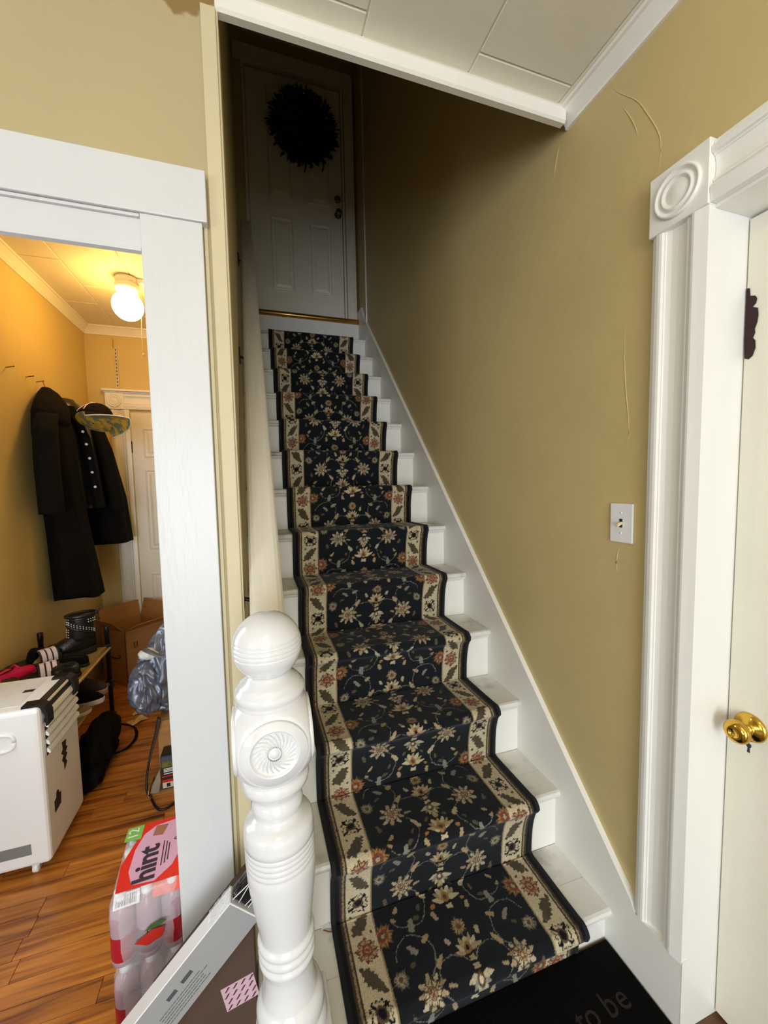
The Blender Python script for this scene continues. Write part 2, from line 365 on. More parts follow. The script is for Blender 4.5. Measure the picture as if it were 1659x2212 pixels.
# ------------------------------------------------------------------ entry door in the side wall, its casing
def casing_profile(y0, wdt):
    P = [(0, 0), (0, .016), (.010, .018), (.013, .023), (.022, .024), (.028, .023), (.030, .017), (.033, .0165), (.034, .013), (.045, .0095), (.06, .0085), (.075, .0095), (.084, .013),
         (.085, .017), (.088, .018), (.090, .0175), (.091, .014), (.093, .0145), (.096, .021), (.103, .026), (.108, .0265), (.122, .0235), (.136, .021), (.136, 0)]
    return [(t*wdt/.136, h) for t, h in P]
cas = struct(prism('trim_13', [(XW-h, -0.073-t) for t, h in casing_profile(0, 0.136)], 'Z', 0.2, 2.081, WHITE))
hd = struct(prism('trim_14', [(XW-h, 2.215-t*0.97) for t, h in casing_profile(0, 0.136)], 'Y', -0.212, -1.10, WHITE))
def corner_block(name, M, s, mat, t=0.028):
    """square block with a turned bullseye; local z points out of the wall"""
    bm = bmesh.new(); abox(bm, -s/2, s/2, -s/2, s/2, 0, t, 0.0015, 1)
    bm.transform(M)
    b = struct(frombm(name, bm, mat))
    R = s*0.40
    pr = [(R, t-0.001), (R*0.985, t+0.004), (R*0.93, t+0.0075), (R*0.86, t+0.006), (R*0.80, t+0.001), (R*0.74, t+0.0005), (R*0.70, t+0.003), (R*0.64, t+0.0065), (R*0.58, t+0.006), (R*0.52, t+0.002), (R*0.46, t+0.002), (R*0.3, t+0.004), (0.0005, t+0.0055)]
    lathe('bullseye', pr, mat, b, 48, M)
    return b
corner_block('trim_15', basis((XW, -0.140, 2.152), (0, -1, 0), (0, 0, 1)), 0.142, WHITE)
struct(boxes('trim_16', [(XW-0.001, 0.150, -0.209, DY0, 0.0, 2.081), (XW-0.001, 0.150, DY1, -0.209, 2.076, DZ), (XW-0.001, 0.150, DY1, DY1+0.009, 0.0, 2.076)], WHITE, None, 0.001))
d1 = struct(box('door_1', 0.133, 0.170, DY1+0.012, -0.2115, 0.012, 2.070, WHITE2, None, 0.002))
def raised_panel(name, M, wd, ht, mat, parent, k=1.0):
    ins = [(0, 0), (0.003, 0.0045*k), (0.010, 0.0055*k), (0.016, 0.001), (0.026, 0.0008), (0.048, 0.005*k), (0.06, 0.005*k)]
    rings = []
    for d, h in ins:
        d = min(d, min(wd, ht)*0.42)
        rings.append([M @ Vector(p) for p in ((-wd/2+d, -ht/2+d, h), (wd/2-d, -ht/2+d, h), (wd/2-d, ht/2-d, h), (-wd/2+d, ht/2-d, h))])
    return loft(name, rings, mat, parent, False)
for (yc, zc, wd, ht) in ((-0.46, 0.46, 0.24, 0.62), (-0.80, 0.46, 0.24, 0.62), (-0.46, 1.45, 0.24, 0.90), (-0.80, 1.45, 0.24, 0.90)):
    raised_panel('raised_panel', basis((0.133, yc, zc), (0, -1, 0), (0, 0, 1)), wd, ht, WHITE2, d1)
# knob: axis along -x
KM = basis((0.133, -0.262, 0.848), (0, -1, 0), (0, 0, 1))
kb = lathe('door_rose', [(0.0335, 0), (0.0345, 0.003), (0.033, 0.007), (0.027, 0.011), (0.017, 0.014), (0.013, 0.018), (0.0125, 0.026)], BRASS, d1, 32, KM)
lathe('door_knob', [(0.012, 0.020), (0.0125, 0.030), (0.018, 0.036), (0.0255, 0.043), (0.028, 0.050), (0.0265, 0.058), (0.021, 0.064), (0.012, 0.0665), (0.0105, 0.0655), (0.009, 0.063), (0.0005, 0.0625)], BRASS, kb, 32, KM)
polypatch('keyhole', basis((0.133, -0.259, 0.793), (0, -1, 0), (0, 0, 1)), [(-0.003, -0.012), (0.003, -0.012), (0.0022, 0.0), (0.0052, 0.004), (0.005, 0.010), (0.0, 0.0125), (-0.005, 0.010), (-0.0052, 0.004), (-0.0022, 0.0)], INK, d1)
CHIP = pm('bare_dark_wood', srgb(44, 14, 18), 0.7, var=0.3, scale=60)
polypatch('paint_chip', basis((0.1325, -0.2120, 1.812), (0, -1, 0), (0, 0, 1)),
          [(0.0, 0.100), (0.006, 0.098), (0.008, 0.080), (0.018, 0.076), (0.022, 0.068), (0.020, 0.058), (0.014, 0.052), (0.024, 0.046), (0.026, 0.03), (0.024, 0.012), (0.020, 0.0), (0.021, -0.01), (0.017, -0.02), (0.022, -0.028), (0.023, -0.045), (0.018, -0.062), (0.010, -0.068), (0.002, -0.064), (0, -0.02)], CHIP, d1, 0.0015)

# light switch
sw = thing('light_switch', 'white toggle light switch plate on the olive wall beside the door frame', 'light switch', (XW, 0.0125, 1.28))
box('plate', XW-0.006, XW, -0.025, 0.050, 1.277, 1.392, PLASTW, sw, 0.0025)
box('toggle_slot', XW-0.0068, XW-0.0055, 0.0075, 0.0175, 1.322, 1.347, INK, sw)
bm = bmesh.new(); abox(bm, -0.004, 0.004, -0.005, 0.005, 0, 0.020, 0.0015)
bm.transform(Matrix.Translation((XW-0.005, 0.0125, 1.336)) @ Matrix.Rotation(math.radians(-115), 4, 'Y'))
frombm('toggle', bm, PLASTIV, sw)
for zz in (1.365, 1.305):
    lathe('screw', [(0.003, 0), (0.003, 0.001), (0.0005, 0.0016)], PLASTW, sw, 10, basis((XW-0.006, 0.0125, zz), (0, -1, 0), (0, 0, 1)))

# ------------------------------------------------------------------ staircase
st = thing('staircase', 'steep white painted wooden staircase rising to the upper door', 'staircase', (-0.5, 0.0, 0.0))
TH = 0.026
def tread_profile(y0, y1, z):
    return [(y1, z), (y0+0.012, z), (y0+0.004, z-0.003), (y0, z-0.010), (y0+0.001, z-0.018), (y0+0.006, z-0.0245), (y0+0.014, z-TH), (y1, z-TH)]
for k in range(1, NST+1):
    y0, z = nosing(k); y1 = y0+RUN+0.025
    zb = z-RISE if k > 1 else 0.0
    jy = y0+0.115
    tr = prism('tread', tread_profile(y0, jy-0.0012 if k <= 4 else y1, z), 'X', XL+0.001, XR, TREADM, st)
    if k <= 4: box('tread_back_board', XL+0.001, XR, jy, y1, z-TH, z-0.0006, TREADM, tr, 0.0008, 1)
    rs = box('riser', XL+0.001, XR, y0+0.025, y0+0.043, zb, z-TH, WHITE, st)
    prism('cove_moulding', [(y0+0.025, z-TH), (y0+0.012, z-TH), (y0+0.0125, z-TH-0.004), (y0+0.020, z-TH-0.012), (y0+0.022, z-TH-0.016), (y0+0.025, z-TH-0.016)], 'X', XL, XR, WHITE, rs)
yl, zl = nosing(NST+1)
box('riser', XL+0.001, XR, yl+0.005, yl+0.023, nosing(NST)[1], LAND-0.02, WHITE, st)
box('landing', XL+0.001, XR, yl+0.005, UDY+0.05, LAND-0.03, LAND-0.003, WHITE, st)
lathe('brass_nosing', [(0.021, -0.99), (0.0225, -0.988), (0.0225, -0.004), (0.021, -0.002)], BRASSD, st, 24, basis((0, yl+0.004, LAND-0.006), (0, 1, 0), (0, 0, 1)))['label'] = 'polished brass nosing strip on the top landing edge'
# skirting board that climbs with the steps
def up(y): return Z1+y*RISE/RUN+0.163
sk = [(-0.211, 0.0), (-0.211, 0.207), (-0.075, 0.198), (-0.062, up(-0.062)), (2.72, up(2.72)), (2.80, LAND+0.09), (2.96, LAND+0.09), (2.96, LAND-0.35), (0.42, 0.0)]
struct(prism('baseboard_stair', sk, 'X', XR, XW, WHITE))
prism('plinth_corner', [(XR-0.0006, -0.2116), (XR+0.02, -0.2116), (XR+0.02, -0.2105), (XR-0.0006, -0.2105)], 'Z', 0.0, 0.207, WHITE, bpy.data.objects['baseboard_stair'])
# thin vertical strip on the wall at the head of the stairs
struct(box('trim_17', XW-0.010, XW, 2.66, 2.675, up(2.66), ZU-0.3, WHITE))

# ------------------------------------------------------------------ stair runner: one woven strip that follows the steps
UX0, UX1 = -0.835, -0.118
def runner_path():
    g = 0.006; pts = []
    for k in range(1, NST+1):
        y0, z = nosing(k); zb = (z-RISE) if k > 1 else 0.0
        sag = 0.004 if k > 4 else 0.012
        # concave foot of the riser, up the riser, round the nosing, along the tread
        if k == 1: pts += [((y0+0.025-g-0.004), 0.004, 0)]
        yr = y0+0.025-g-0.006
        pts += [(yr+0.004, zb+0.012 if k > 1 else 0.02, 0.016), (yr-0.002, zb+(z-zb)*0.5, 0.05), (y0-0.002-sag*0.3, z-0.045, 0.03), (y0-g-0.008-sag, z-0.016, 0.012), (y0-0.002-sag*0.5, z+g+0.002, 0.016), (y0+0.03, z+g+0.001, 0.03)]
        y1 = y0+RUN+0.025-g
        pts += [(y1-0.030, z+g, 0.02), (y1-0.010, z+g+0.003, 0.012)]
    pts.append((nosing(NST)[0]+RUN-0.004, nosing(NST)[1]+0.008, 0))
    P = [Vector((0, a, b)) for a, b, _ in pts]
    C = catmull(P, 10)
    # resample by arc length
    s = [0.0]
    for a, b in zip(C[:-1], C[1:]): s.append(s[-1]+(b-a).length)
    return np.array([(c.y, c.z) for c in C]), np.array(s)
RP, RS = runner_path()
def runner_colours(S, U):
    """woven pattern in metres: S along the strip, U across it (0..width); returns rgb"""
    rng = np.random.default_rng(3)
    def sr(*c): return np.array(srgb(*c)[:3])
    navy, ink = sr(21, 23, 27), sr(11, 11, 13)
    cream, tan, gold = sr(190, 176, 144), sr(158, 139, 104), sr(160, 116, 64)
    red, brown, olive, grey = sr(122, 58, 44), sr(84, 66, 48), sr(80, 73, 54), sr(126, 124, 112)
    W = UX1-UX0
    # hand-knotted irregularity: bend the coordinates a little
    S0, U0 = S, U
    S = S0+0.0030*np.sin(U0*38+S0*11)+0.0018*np.sin(U0*91-S0*47)+0.0010*np.sin(S0*210+U0*160)
    U = U0+0.0022*np.sin(S0*31+1.0)*np.sin(U0*25)+0.0016*np.sin(S0*83+U0*61)+0.0009*np.sin(S0*190-U0*230)
    nS, nU = S.shape
    img = np.empty((nS, nU, 3)); img[:] = navy
    V = np.minimum(U0, W-U0)                    # distance from the nearer edge
    P_ = 0.30
    # hashed jitter so that outlines look woven, not ruled
    jit = rng.normal(0, 0.0011, S.shape)
    def put(mask, c): img[mask] = c
    band = (V > 0.040+jit*0.5) & (V < 0.122+jit*0.5)
    put(band, cream)
    put((V <= 0.040) & (V > 0.022), brown*0.55)
    put((V <= 0.034+jit*0.4) & (V > 0.029+jit*0.4), tan*0.8)
    put(V <= 0.022, ink*1.3)
    put((V > 0.117+jit*0.5) & (V < 0.122+jit*0.5), tan*0.75)
    def polar(u0, s0, mirror=False):
        du = (W-U if mirror else U)-u0
        ds = (S-s0+P_/2) % P_-P_/2
        return du, ds
    def rosette(u0, s0, R, n, cols, mirror=False, lim=None, phase=0.0):
        du, ds = polar(u0, s0, mirror); r = np.hypot(du, ds)+jit*0.8; th = np.arctan2(ds, du)+phase
        edge = R*(0.70+0.24*np.abs(np.cos(th*n/2))+0.07*np.sin(th*13+S0*40)+0.05*np.sin(th*23))
        sel = r < edge
        if lim is not None: sel &= lim
        put(sel, cols[0])
        put(sel & (r < edge*0.86), cols[1])
        put(sel & (r < edge*0.86) & (np.abs(np.sin(th*n/2)) < 0.34) & (r > R*0.3), cols[0])
        put(sel & (r < R*0.46), cols[2]); put(sel & (r < R*0.30), cols[0]); put(sel & (r < R*0.18), cols[3])
    def ell(u0, s0, a, b, ang, c, mirror=False, lim=None, serr=0, vein=None):
        du, ds = polar(u0, s0, mirror); ca, sa = math.cos(ang), math.sin(ang)
        p = (du*ca+ds*sa)/a; q = (-du*sa+ds*ca)/b
        rad = p*p+q*q/np.maximum(0.15, (1-0.55*p))
        lim_ = 1.0
        if serr: lim_ = 1.0-0.45*np.abs(np.sin(p*serr))
        sel = rad < lim_+jit*60
        if lim is not None: sel &= lim
        put(sel, c)
        if vein is not None: put(sel & (np.abs(q) < 0.14), vein)
    def palm(u0, s0, R, cols, mirror=False, flip=1):
        """pointed palmette: fan of petals"""
        for k, a in enumerate((-1.25, -0.8, -0.4, 0, 0.4, 0.8, 1.25)):
            d = R*(0.62 if k % 2 else 0.70)
            ell(u0+math.sin(a)*d*0.85, s0+flip*math.cos(a)*d*0.9, R*0.40, R*0.15, math.pi/2-a*flip if flip > 0 else -(math.pi/2-a), cols[k % 2], mirror)
        ell(u0, s0+flip*R*0.25, R*0.36, R*0.26, math.pi/2, cols[2], mirror)
        ell(u0, s0+flip*R*0.25, R*0.18, R*0.13, math.pi/2, cols[3], mirror)
        ell(u0, s0-flip*R*0.35, R*0.26, R*0.10, 0.5, cols[0], mirror); ell(u0, s0-flip*R*0.35, R*0.26, R*0.10, -0.5+math.pi, cols[0], mirror)
    fld = V > 0.122
    # vines in the field
    for m in (False, True):
        for u0, s0, R, a0, a1 in ((0.225, 0.075, 0.062, -2.6, 1.2), (0.205, 0.235, 0.058, -1.1, 2.9), (0.30, 0.16, 0.05, 0.4, 3.6)):
            du, ds = polar(u0, s0, m); r = np.hypot(du, ds); th = np.arctan2(ds, du)
            thn = (th-a0) % (2*math.pi)
            put(fld & (np.abs(r-R+jit*0.7) < 0.0012) & (thn < a1-a0), grey*0.85)
    # border motifs
    for m in (False, True):
        bc = 0.079
        rosette(bc, 0.0, 0.035, 8, (red*0.7, tan*1.0, red, gold), m, band)
        rosette(bc, 0.0, 0.018, 6, (red, red*1.2, tan, red), m, band)
        rosette(bc, 0.15, 0.036, 4, (ink, cream*0.95, brown, ink), m, band, math.pi/4)
        for s0, sg in ((0.075, 1), (0.225, -1)):
            ell(bc, s0, 0.042, 0.020, 1.05*sg, olive*0.85, m, band, 9, brown)
            ell(bc+0.020*sg, s0+0.018, 0.010, 0.006, -0.7, brown, m, band)
            ell(bc-0.020*sg, s0-0.016, 0.010, 0.006, -0.7, olive, m, band)
            for q in (-1, 1):
                ell(bc+q*0.027, s0+q*0.028*sg, 0.006, 0.0055, 0, brown*0.8, m, band)
                ell(bc-q*0.024, s0+q*0.030, 0.005, 0.005, 0, olive*0.8, m, band)
    # field motifs, mirrored about the middle
    cu = W/2
    for m in (False, True):
        for k in range(9):                     # ragged outer petals
            a = k*2*math.pi/9+0.3
            ell(0.222+math.cos(a)*0.031, 0.150+math.sin(a)*0.031, 0.014, 0.0075, a, cream*0.80 if k % 2 else tan, m, None, 5)
        rosette(0.222, 0.150, 0.031, 9, (brown*0.8, cream*0.85, gold*0.7, ink), m)
        rosette(0.222, 0.150, 0.015, 6, (brown, tan, red*1.05, cream*0.8), m)
        half = (V > 0.118)
        rosette(0.134, 0.020, 0.036, 9, (brown, gold*0.9, red, tan), m, half)
        rosette(0.150, 0.205, 0.024, 7, (olive, grey, tan, brown), m, half)
        for u0, s0, a, b, ang, c in ((0.285, 0.095, 0.024, 0.009, 2.2, cream*0.8), (0.268, 0.208, 0.025, 0.009, 0.9, tan), (0.225, 0.015, 0.026, 0.011, 1.4, grey), (0.245, 0.035, 0.014, 0.007, 0.3, olive),
                                    (0.300, 0.020, 0.017, 0.009, 1.9, tan), (0.306, 0.045, 0.010, 0.007, 0.4, gold*0.9), (0.19, 0.07, 0.016, 0.007, 0.8, tan), (0.165, 0.115, 0.018, 0.008, 1.8, olive*1.2),
                                    (0.205, 0.255, 0.022, 0.009, 2.4, grey), (0.25, 0.272, 0.020, 0.009, 0.5, tan*0.9), (0.31, 0.245, 0.016, 0.008, 2.0, cream*0.7),
                                    (0.178, 0.045, 0.012, 0.006, 2.5, tan*0.8), (0.19, 0.225, 0.013, 0.006, 0.2, olive), (0.265, 0.065, 0.013, 0.006, 1.2, brown*1.3), (0.275, 0.145, 0.015, 0.006, 0.1, tan*0.8), (0.325, 0.10, 0.011, 0.006, 0.9, olive*1.2)):
            ell(u0, s0, a, b, ang, c, m, None, 6)
    palm(cu, 0.045, 0.050, (cream*0.95, tan, gold*0.9, brown))
    palm(cu, 0.150, 0.042, (cream*0.8, grey, brown, cream), False, -1)
    palm(cu, 0.200, 0.044, (tan, cream*0.85, gold*0.7, ink))
    rosette(cu, 0.268, 0.026, 8, (olive, tan, gold*0.9, red))
    ell(cu, 0.110, 0.014, 0.009, 1.57, tan)
    # wool: every tuft a little different, worn and dulled
    img *= (1+rng.normal(0, 0.13, (nS, nU, 1)))
    img = img*0.94+0.06*img.mean(axis=2, keepdims=True)
    return np.clip(img, 0, 1)
def runner_material():
    m = bpy.data.materials.new('woven_wool'); m.use_nodes = True; nt = m.node_tree; L = nt.links.new; b = nt.nodes['Principled BSDF']
    at = nt.nodes.new('ShaderNodeAttribute'); at.attribute_name = 'weave'; L(at.outputs['Color'], b.inputs['Base Color'])
    b.inputs['Roughness'].default_value = 0.95; b.inputs['Specular IOR Level'].default_value = 0.15
    b.inputs['Sheen Weight'].default_value = 0.12; b.inputs['Sheen Roughness'].default_value = 0.5; b.inputs['Sheen Tint'].default_value = (0.75, 0.85, 1, 1)
    tc = nt.nodes.new('ShaderNodeTexCoord'); nz = nt.nodes.new('ShaderNodeTexNoise'); nz.inputs['Scale'].default_value = 420; L(tc.outputs['Object'], nz.inputs['Vector'])
    bp = nt.nodes.new('ShaderNodeBump'); bp.inputs['Strength'].default_value = 0.5; bp.inputs['Distance'].default_value = 0.002; L(nz.outputs['Fac'], bp.inputs['Height']); L(bp.outputs[0], b.inputs['Normal'])
    return m
def build_runner():
    rn = thing('stair_runner', 'dark navy floral stair runner carpet with cream patterned borders', 'carpet', (-0.4765, 0.0, 0.0))
    total = RS[-1]
    # finer rows near the foot of the stairs, coarser far up
    s = []; a = 0.0
    while a < total:
        s.append(a); a += 0.0020 if a < 1.4 else (0.0026 if a < 3.0 else 0.0036)
    s = np.array(s); ny = len(s); nx = 300
    py = np.interp(s, RS, RP[:, 0]); pz = np.interp(s, RS, RP[:, 1])
    u = np.linspace(0.008, UX1-UX0-0.008, nx)
    Sg, Ug = np.meshgrid(s, u, indexing='ij')
    X = UX0+Ug; Y = np.repeat(py[:, None], nx, 1); Z = np.repeat(pz[:, None], nx, 1)
    # small slack waves, so it does not look ruled
    wob = 0.0018*np.sin(Ug*21+Sg*5)*np.sin(Sg*9.0)
    ty = np.gradient(py); tz = np.gradient(pz); l = np.hypot(ty, tz); ny_, nz_ = -tz/l, ty/l
    Y = Y+wob*ny_[:, None]; Z = Z+wob*nz_[:, None]
    X = X+0.003*np.sin(Sg*3.1)
    co = np.stack([X, Y, Z], -1).reshape(-1, 3).astype(np.float32)
    i = np.arange(ny-1)[:, None]*nx+np.arange(nx-1)[None, :]
    quads = np.stack([i, i+1, i+1+nx, i+nx], -1).reshape(-1, 4).astype(np.int32)
    me = bpy.data.meshes.new('pile')
    me.vertices.add(len(co)); me.vertices.foreach_set('co', co.ravel())
    me.loops.add(quads.size); me.loops.foreach_set('vertex_index', quads.ravel())
    me.polygons.add(len(quads)); me.polygons.foreach_set('loop_start', np.arange(0, quads.size, 4, dtype=np.int32))
    me.update(calc_edges=True)
    rgb = runner_colours(Sg, Ug)
    at = me.color_attributes.new('weave', 'FLOAT_COLOR', 'POINT')
    at.data.foreach_set('color', np.concatenate([rgb.reshape(-1, 3), np.ones((ny*nx, 1))], 1).astype(np.float32).ravel())
    fin('pile', me, runner_material(), rn, True)
    BIND = pm('runner_binding', srgb(20, 21, 26), 0.9, var=0.3, scale=200)
    for xe in (UX0+0.002, UX1-0.002):
        idx = range(0, ny, 6); rings = []
        for q in idx:
            c = Vector((xe+0.003*math.sin(s[q]*3.1), py[q], pz[q])); nn = Vector((0, ny_[q], nz_[q]))
            rings.append([c-nn*0.003+Vector((1, 0, 0))*math.cos(2*math.pi*k/8)*0.0085+nn*math.sin(2*math.pi*k/8)*0.0065 for k in range(8)])
        loft('binding', rings, BIND, rn, True)
build_runner()

# ------------------------------------------------------------------ newel post
nw = thing('newel_post', 'glossy white turned newel post with ball top and carved rosette block', 'newel post', (-0.967, -0.085, 0.0))
def newel():
    K = 0.9027
    def zz(z): return 1.4632-(1.4632-z)*K
    lean = Matrix.Translation((-0.967, -0.085, 0.0)) @ Matrix.Rotation(math.radians(-1.35), 4, 'Y')
    def LZ(pr): return [(r*K, zz(z)) for r, z in pr]
    R, zc = 0.0725, 1.122; ball = []
    for i in range(0, 41):
        a = -math.pi/2+0.62+(math.pi-0.62)*i/40; z = zc+R*math.sin(a); r = R*math.cos(a)
        ball.append((max(r, 0.0005), z))
    def groove(pr, zs, d=0.0022, wdt=0.0022):
        out = []
        for r, z in pr:
            for g in zs:
                if abs(z-g) < wdt: r -= d*(1-abs(z-g)/wdt)
            out.append((r, z))
        return out
    fine = []
    for (r0, z0), (r1, z1) in zip(ball[:-1], ball[1:]):
        n = 6 if 1.095 < z0 < 1.15 else 1
        for j in range(n): fine.append((r0+(r1-r0)*j/n, z0+(z1-z0)*j/n))
    fine.append(ball[-1]); fine = groove(fine, (1.140, 1.131, 1.121, 1.111))
    lathe('ball', LZ(fine), GLOSSW, nw, 56, lean)
    lathe('collar', LZ([(0.05, 1.000), (0.069, 1.002), (0.0715, 1.006), (0.070, 1.010), (0.0705, 1.013), (0.0735, 1.018), (0.074, 1.027), (0.071, 1.034), (0.066, 1.038), (0.0655, 1.041), (0.06, 1.047), (0.052, 1.053), (0.046, 1.060), (0.042, 1.066)]), GLOSSW, nw, 56, lean)
    # block: cube turned down at the corners
    bm = bmesh.new(); bmesh.ops.create_cube(bm, size=2.0); bmesh.ops.subdivide_edges(bm, edges=bm.edges[:], cuts=22, use_grid_fill=True)
    h, hz, zb = 0.0745*K, 0.086*K, zz(0.925); Rs = h*1.36
    for v in bm.verts:
        p = Vector((v.co.x*h, v.co.y*h, v.co.z*hz)); q = Vector((p.x, p.y, p.z*0.93))
        if q.length > Rs: p *= Rs/q.length
        v.co = p+Vector((0, 0, zb))
    bm.transform(lean)
    bl = frombm('block', bm, GLOSSW, nw, True)
    for ex_, ey_ in (((1, 0, 0), (0, -1, 0)), ((0, -1, 0), (-1, 0, 0)), ((0, 1, 0), (1, 0, 0))):
        nrm = Vector(ey_); M = lean @ basis(Vector((0, 0, zb))+nrm*h, ex_, (0, 0, 1))
        if (M.to_3x3() @ Vector((0, 0, 1))).dot(nrm) < 0: M = lean @ basis(Vector((0, 0, zb))+nrm*h, tuple(-c for c in ex_), (0, 0, 1))
        D = 0.066*K
        lathe('rosette_disc', [(D*1.02, -0.004), (D*1.02, 0.003), (D, 0.0058), (D*0.78, 0.0058), (D*0.76, 0.0072), (D*0.72, 0.0072), (D*0.70, 0.0035), (D*0.64, 0.0022), (D*0.25, 0.0022), (0.0005, 0.0022)], GLOSSW, bl, 56, M)
        # whirling petals and a centre button
        V = []; F = []; n = 22
        for i in range(n):
            b0 = len(V); a = 2*math.pi*i/n
            for j in range(6):
                t = j/5; rad = D*(0.21+0.42*t); tw = a+0.62*t; wd = D*0.075*math.sin(math.pi*min(1, 0.15+0.85*t))*(1-0.75*t*t)+0.0002
                c = Vector((math.cos(tw)*rad, math.sin(tw)*rad, 0.0020)); s_ = Vector((-math.sin(tw), math.cos(tw), 0))
                V += [M @ (c-s_*wd), M @ (c+Vector((0, 0, 0.0050*(1-0.5*t)))), M @ (c+s_*wd)]
                if j:
                    q = b0+j*3; F += [(q-3, q-2, q+1, q), (q-2, q-1, q+2, q+1)]
        mesh('carved_petals', V, F, GLOSSW, bl)
        lathe('button', [(D*0.20, 0.0018), (D*0.20, 0.0048), (D*0.17, 0.0058), (D*0.14, 0.0046), (D*0.13, 0.0058), (D*0.06, 0.0072), (0.0004, 0.0074)], GLOSSW, bl, 28, M)
    sh = [(0.052, 0.846), (0.068, 0.842), (0.0715, 0.834), (0.0725, 0.824), (0.070, 0.814), (0.062, 0.806), (0.0535, 0.801), (0.0495, 0.792), (0.0495, 0.786), (0.052, 0.781), (0.0545, 0.774), (0.0555, 0.766), (0.054, 0.758), (0.049, 0.752),
          (0.0485, 0.748), (0.051, 0.742), (0.060, 0.737), (0.070, 0.730), (0.0745, 0.722), (0.0755, 0.714), (0.0762, 0.700), (0.0765, 0.690)]
    z = 0.688
    for i in range(4):
        sh += [(0.0742, z), (0.0752, z-0.002), (0.0762, z-0.006), (0.0752, z-0.010)]; z -= 0.0122
    sh += [(0.0742, 0.638), (0.0755, 0.635), (0.0752, 0.615), (0.073, 0.585), (0.0695, 0.555), (0.0655, 0.525), (0.062, 0.50), (0.059, 0.475), (0.0575, 0.462), (0.0575, 0.457)]
    z = 0.455
    for i in range(3):
        sh += [(0.0590, z), (0.0622, z-0.004), (0.0635, z-0.010), (0.0620, z-0.016), (0.0592, z-0.020)]; z -= 0.0215
    sh += [(0.0570, 0.385), (0.0560, 0.370), (0.0565, 0.345), (0.0585, 0.325), (0.062, 0.312), (0.0625, 0.309), (0.0665, 0.304), (0.073, 0.294), (0.0765, 0.280), (0.0765, 0.262), (0.072, 0.252), (0.0735, 0.249), (0.0795, 0.24), (0.082, 0.225), (0.080, 0.208), (0.074, 0.2)]
    lathe('turned_shaft', LZ(sh)[::-1], GLOSSW, nw, 64, lean)
    bm = bmesh.new(); abox(bm, -0.073, 0.073, -0.073, 0.073, 0.001, zz(0.2)+0.004, 0.004)
    bm.transform(Matrix.Translation((-0.967, -0.085, 0)))
    frombm('plinth', bm, GLOSSW, nw)
newel()

# ------------------------------------------------------------------ handrail on the stair side wall
hr = thing('handrail', 'long wide white painted handrail on the stair side wall behind the newel', 'handrail', (-0.985, 0.0, 0.9))
def rail():
    # section in local (across x, up n); axis follows the slope of the stairs
    ax = Vector((0, RUN, RISE)).normalized(); nn = Vector((0, -ax.z, ax.y))
    sec = [(-0.040, -0.028), (0.040, -0.028), (0.0425, -0.02), (0.0425, 0.0), (0.0415, 0.010), (0.036, 0.018), (0.026, 0.0235), (0.012, 0.026), (0, 0.0265), (-0.012, 0.026), (-0.026, 0.0235), (-0.036, 0.018), (-0.0415, 0.010), (-0.0425, 0.0), (-0.0425, -0.02)]
    def at(y): return Vector((-0.987, y, 0.975+y*RISE/RUN))
    rings = []
    for y in (-0.009, 0.4, 0.9, 1.5, 2.1, 2.60):
        c = at(y); rings.append([c+Vector((p, 0, 0))+nn*q for p, q in sec])
    o = loft('rail', rings, RAILW, hr, False)
    for y in (0.26, 1.2, 2.15):
        c = at(y)-nn*0.03
        b = boxes('bracket', [(XL, XL+0.006, y-0.018, y+0.018, c.z-0.085, c.z-0.012)], BLACKM, hr, 0.001)
        tube('bracket_arm', [(XL+0.004, y, c.z-0.055), (XL+0.03, y, c.z-0.058), (-0.99, y-0.004, c.z-0.03), (-0.987, y, c.z+0.004)], 0.0055, BLACKM, b)
rail()

# ------------------------------------------------------------------ door at the head of the stairs
DXA, DXB = -0.945, -0.117
d2 = struct(box('door_2', DXA, DXB, UDY, UDY+0.036, LAND, LAND+2.06, WHITE2, None, 0.002))
for (xa, xb) in ((-0.775, -0.575), (-0.425, -0.225)):
    for za, zb in ((0.23, 0.86), (1.03, 1.66), (1.77, 1.94)):
        raised_panel('raised_panel', basis(((xa+xb)/2, UDY, LAND+(za+zb)/2), (1, 0, 0), (0, 0, 1)), xb-xa, zb-za, WHITE2, d2, 2.4)
for zk, nm in ((0.975, 'door_knob'), (1.115, 'deadbolt')):
    M = basis((-0.158, UDY, LAND+zk), (1, 0, 0), (0, 0, 1))
    if nm == 'door_knob':
        lathe(nm, [(0.033, 0), (0.033, 0.006), (0.014, 0.012), (0.012, 0.03), (0.022, 0.038), (0.028, 0.05), (0.026, 0.062), (0.016, 0.068), (0.0005, 0.069)], STEEL, d2, 24, M)
    else:
        lathe(nm, [(0.032, 0), (0.032, 0.008), (0.026, 0.018), (0.012, 0.022), (0.0005, 0.022)], STEEL, d2, 24, M)
struct(boxes('trim_18', [(DXB+0.006, DXB+0.026, UDY-0.006, UDY+0.05, LAND, LAND+2.09), (DXB+0.030, 0.0, UDY-0.026, UDY+0.05, LAND, LAND+2.19), (DXB+0.045, DXB+0.055, UDY-0.032, UDY, LAND, LAND+2.19), (-0.10+0.075, -0.005, UDY-0.034, UDY, LAND, LAND+2.19),
                         (-1.04, -0.01, UDY-0.024, UDY+0.05, LAND+2.09, LAND+2.22), (-0.975, DXA-0.004, UDY-0.02, UDY+0.05, LAND, LAND+2.09)], WHITE2, None, 0.002))

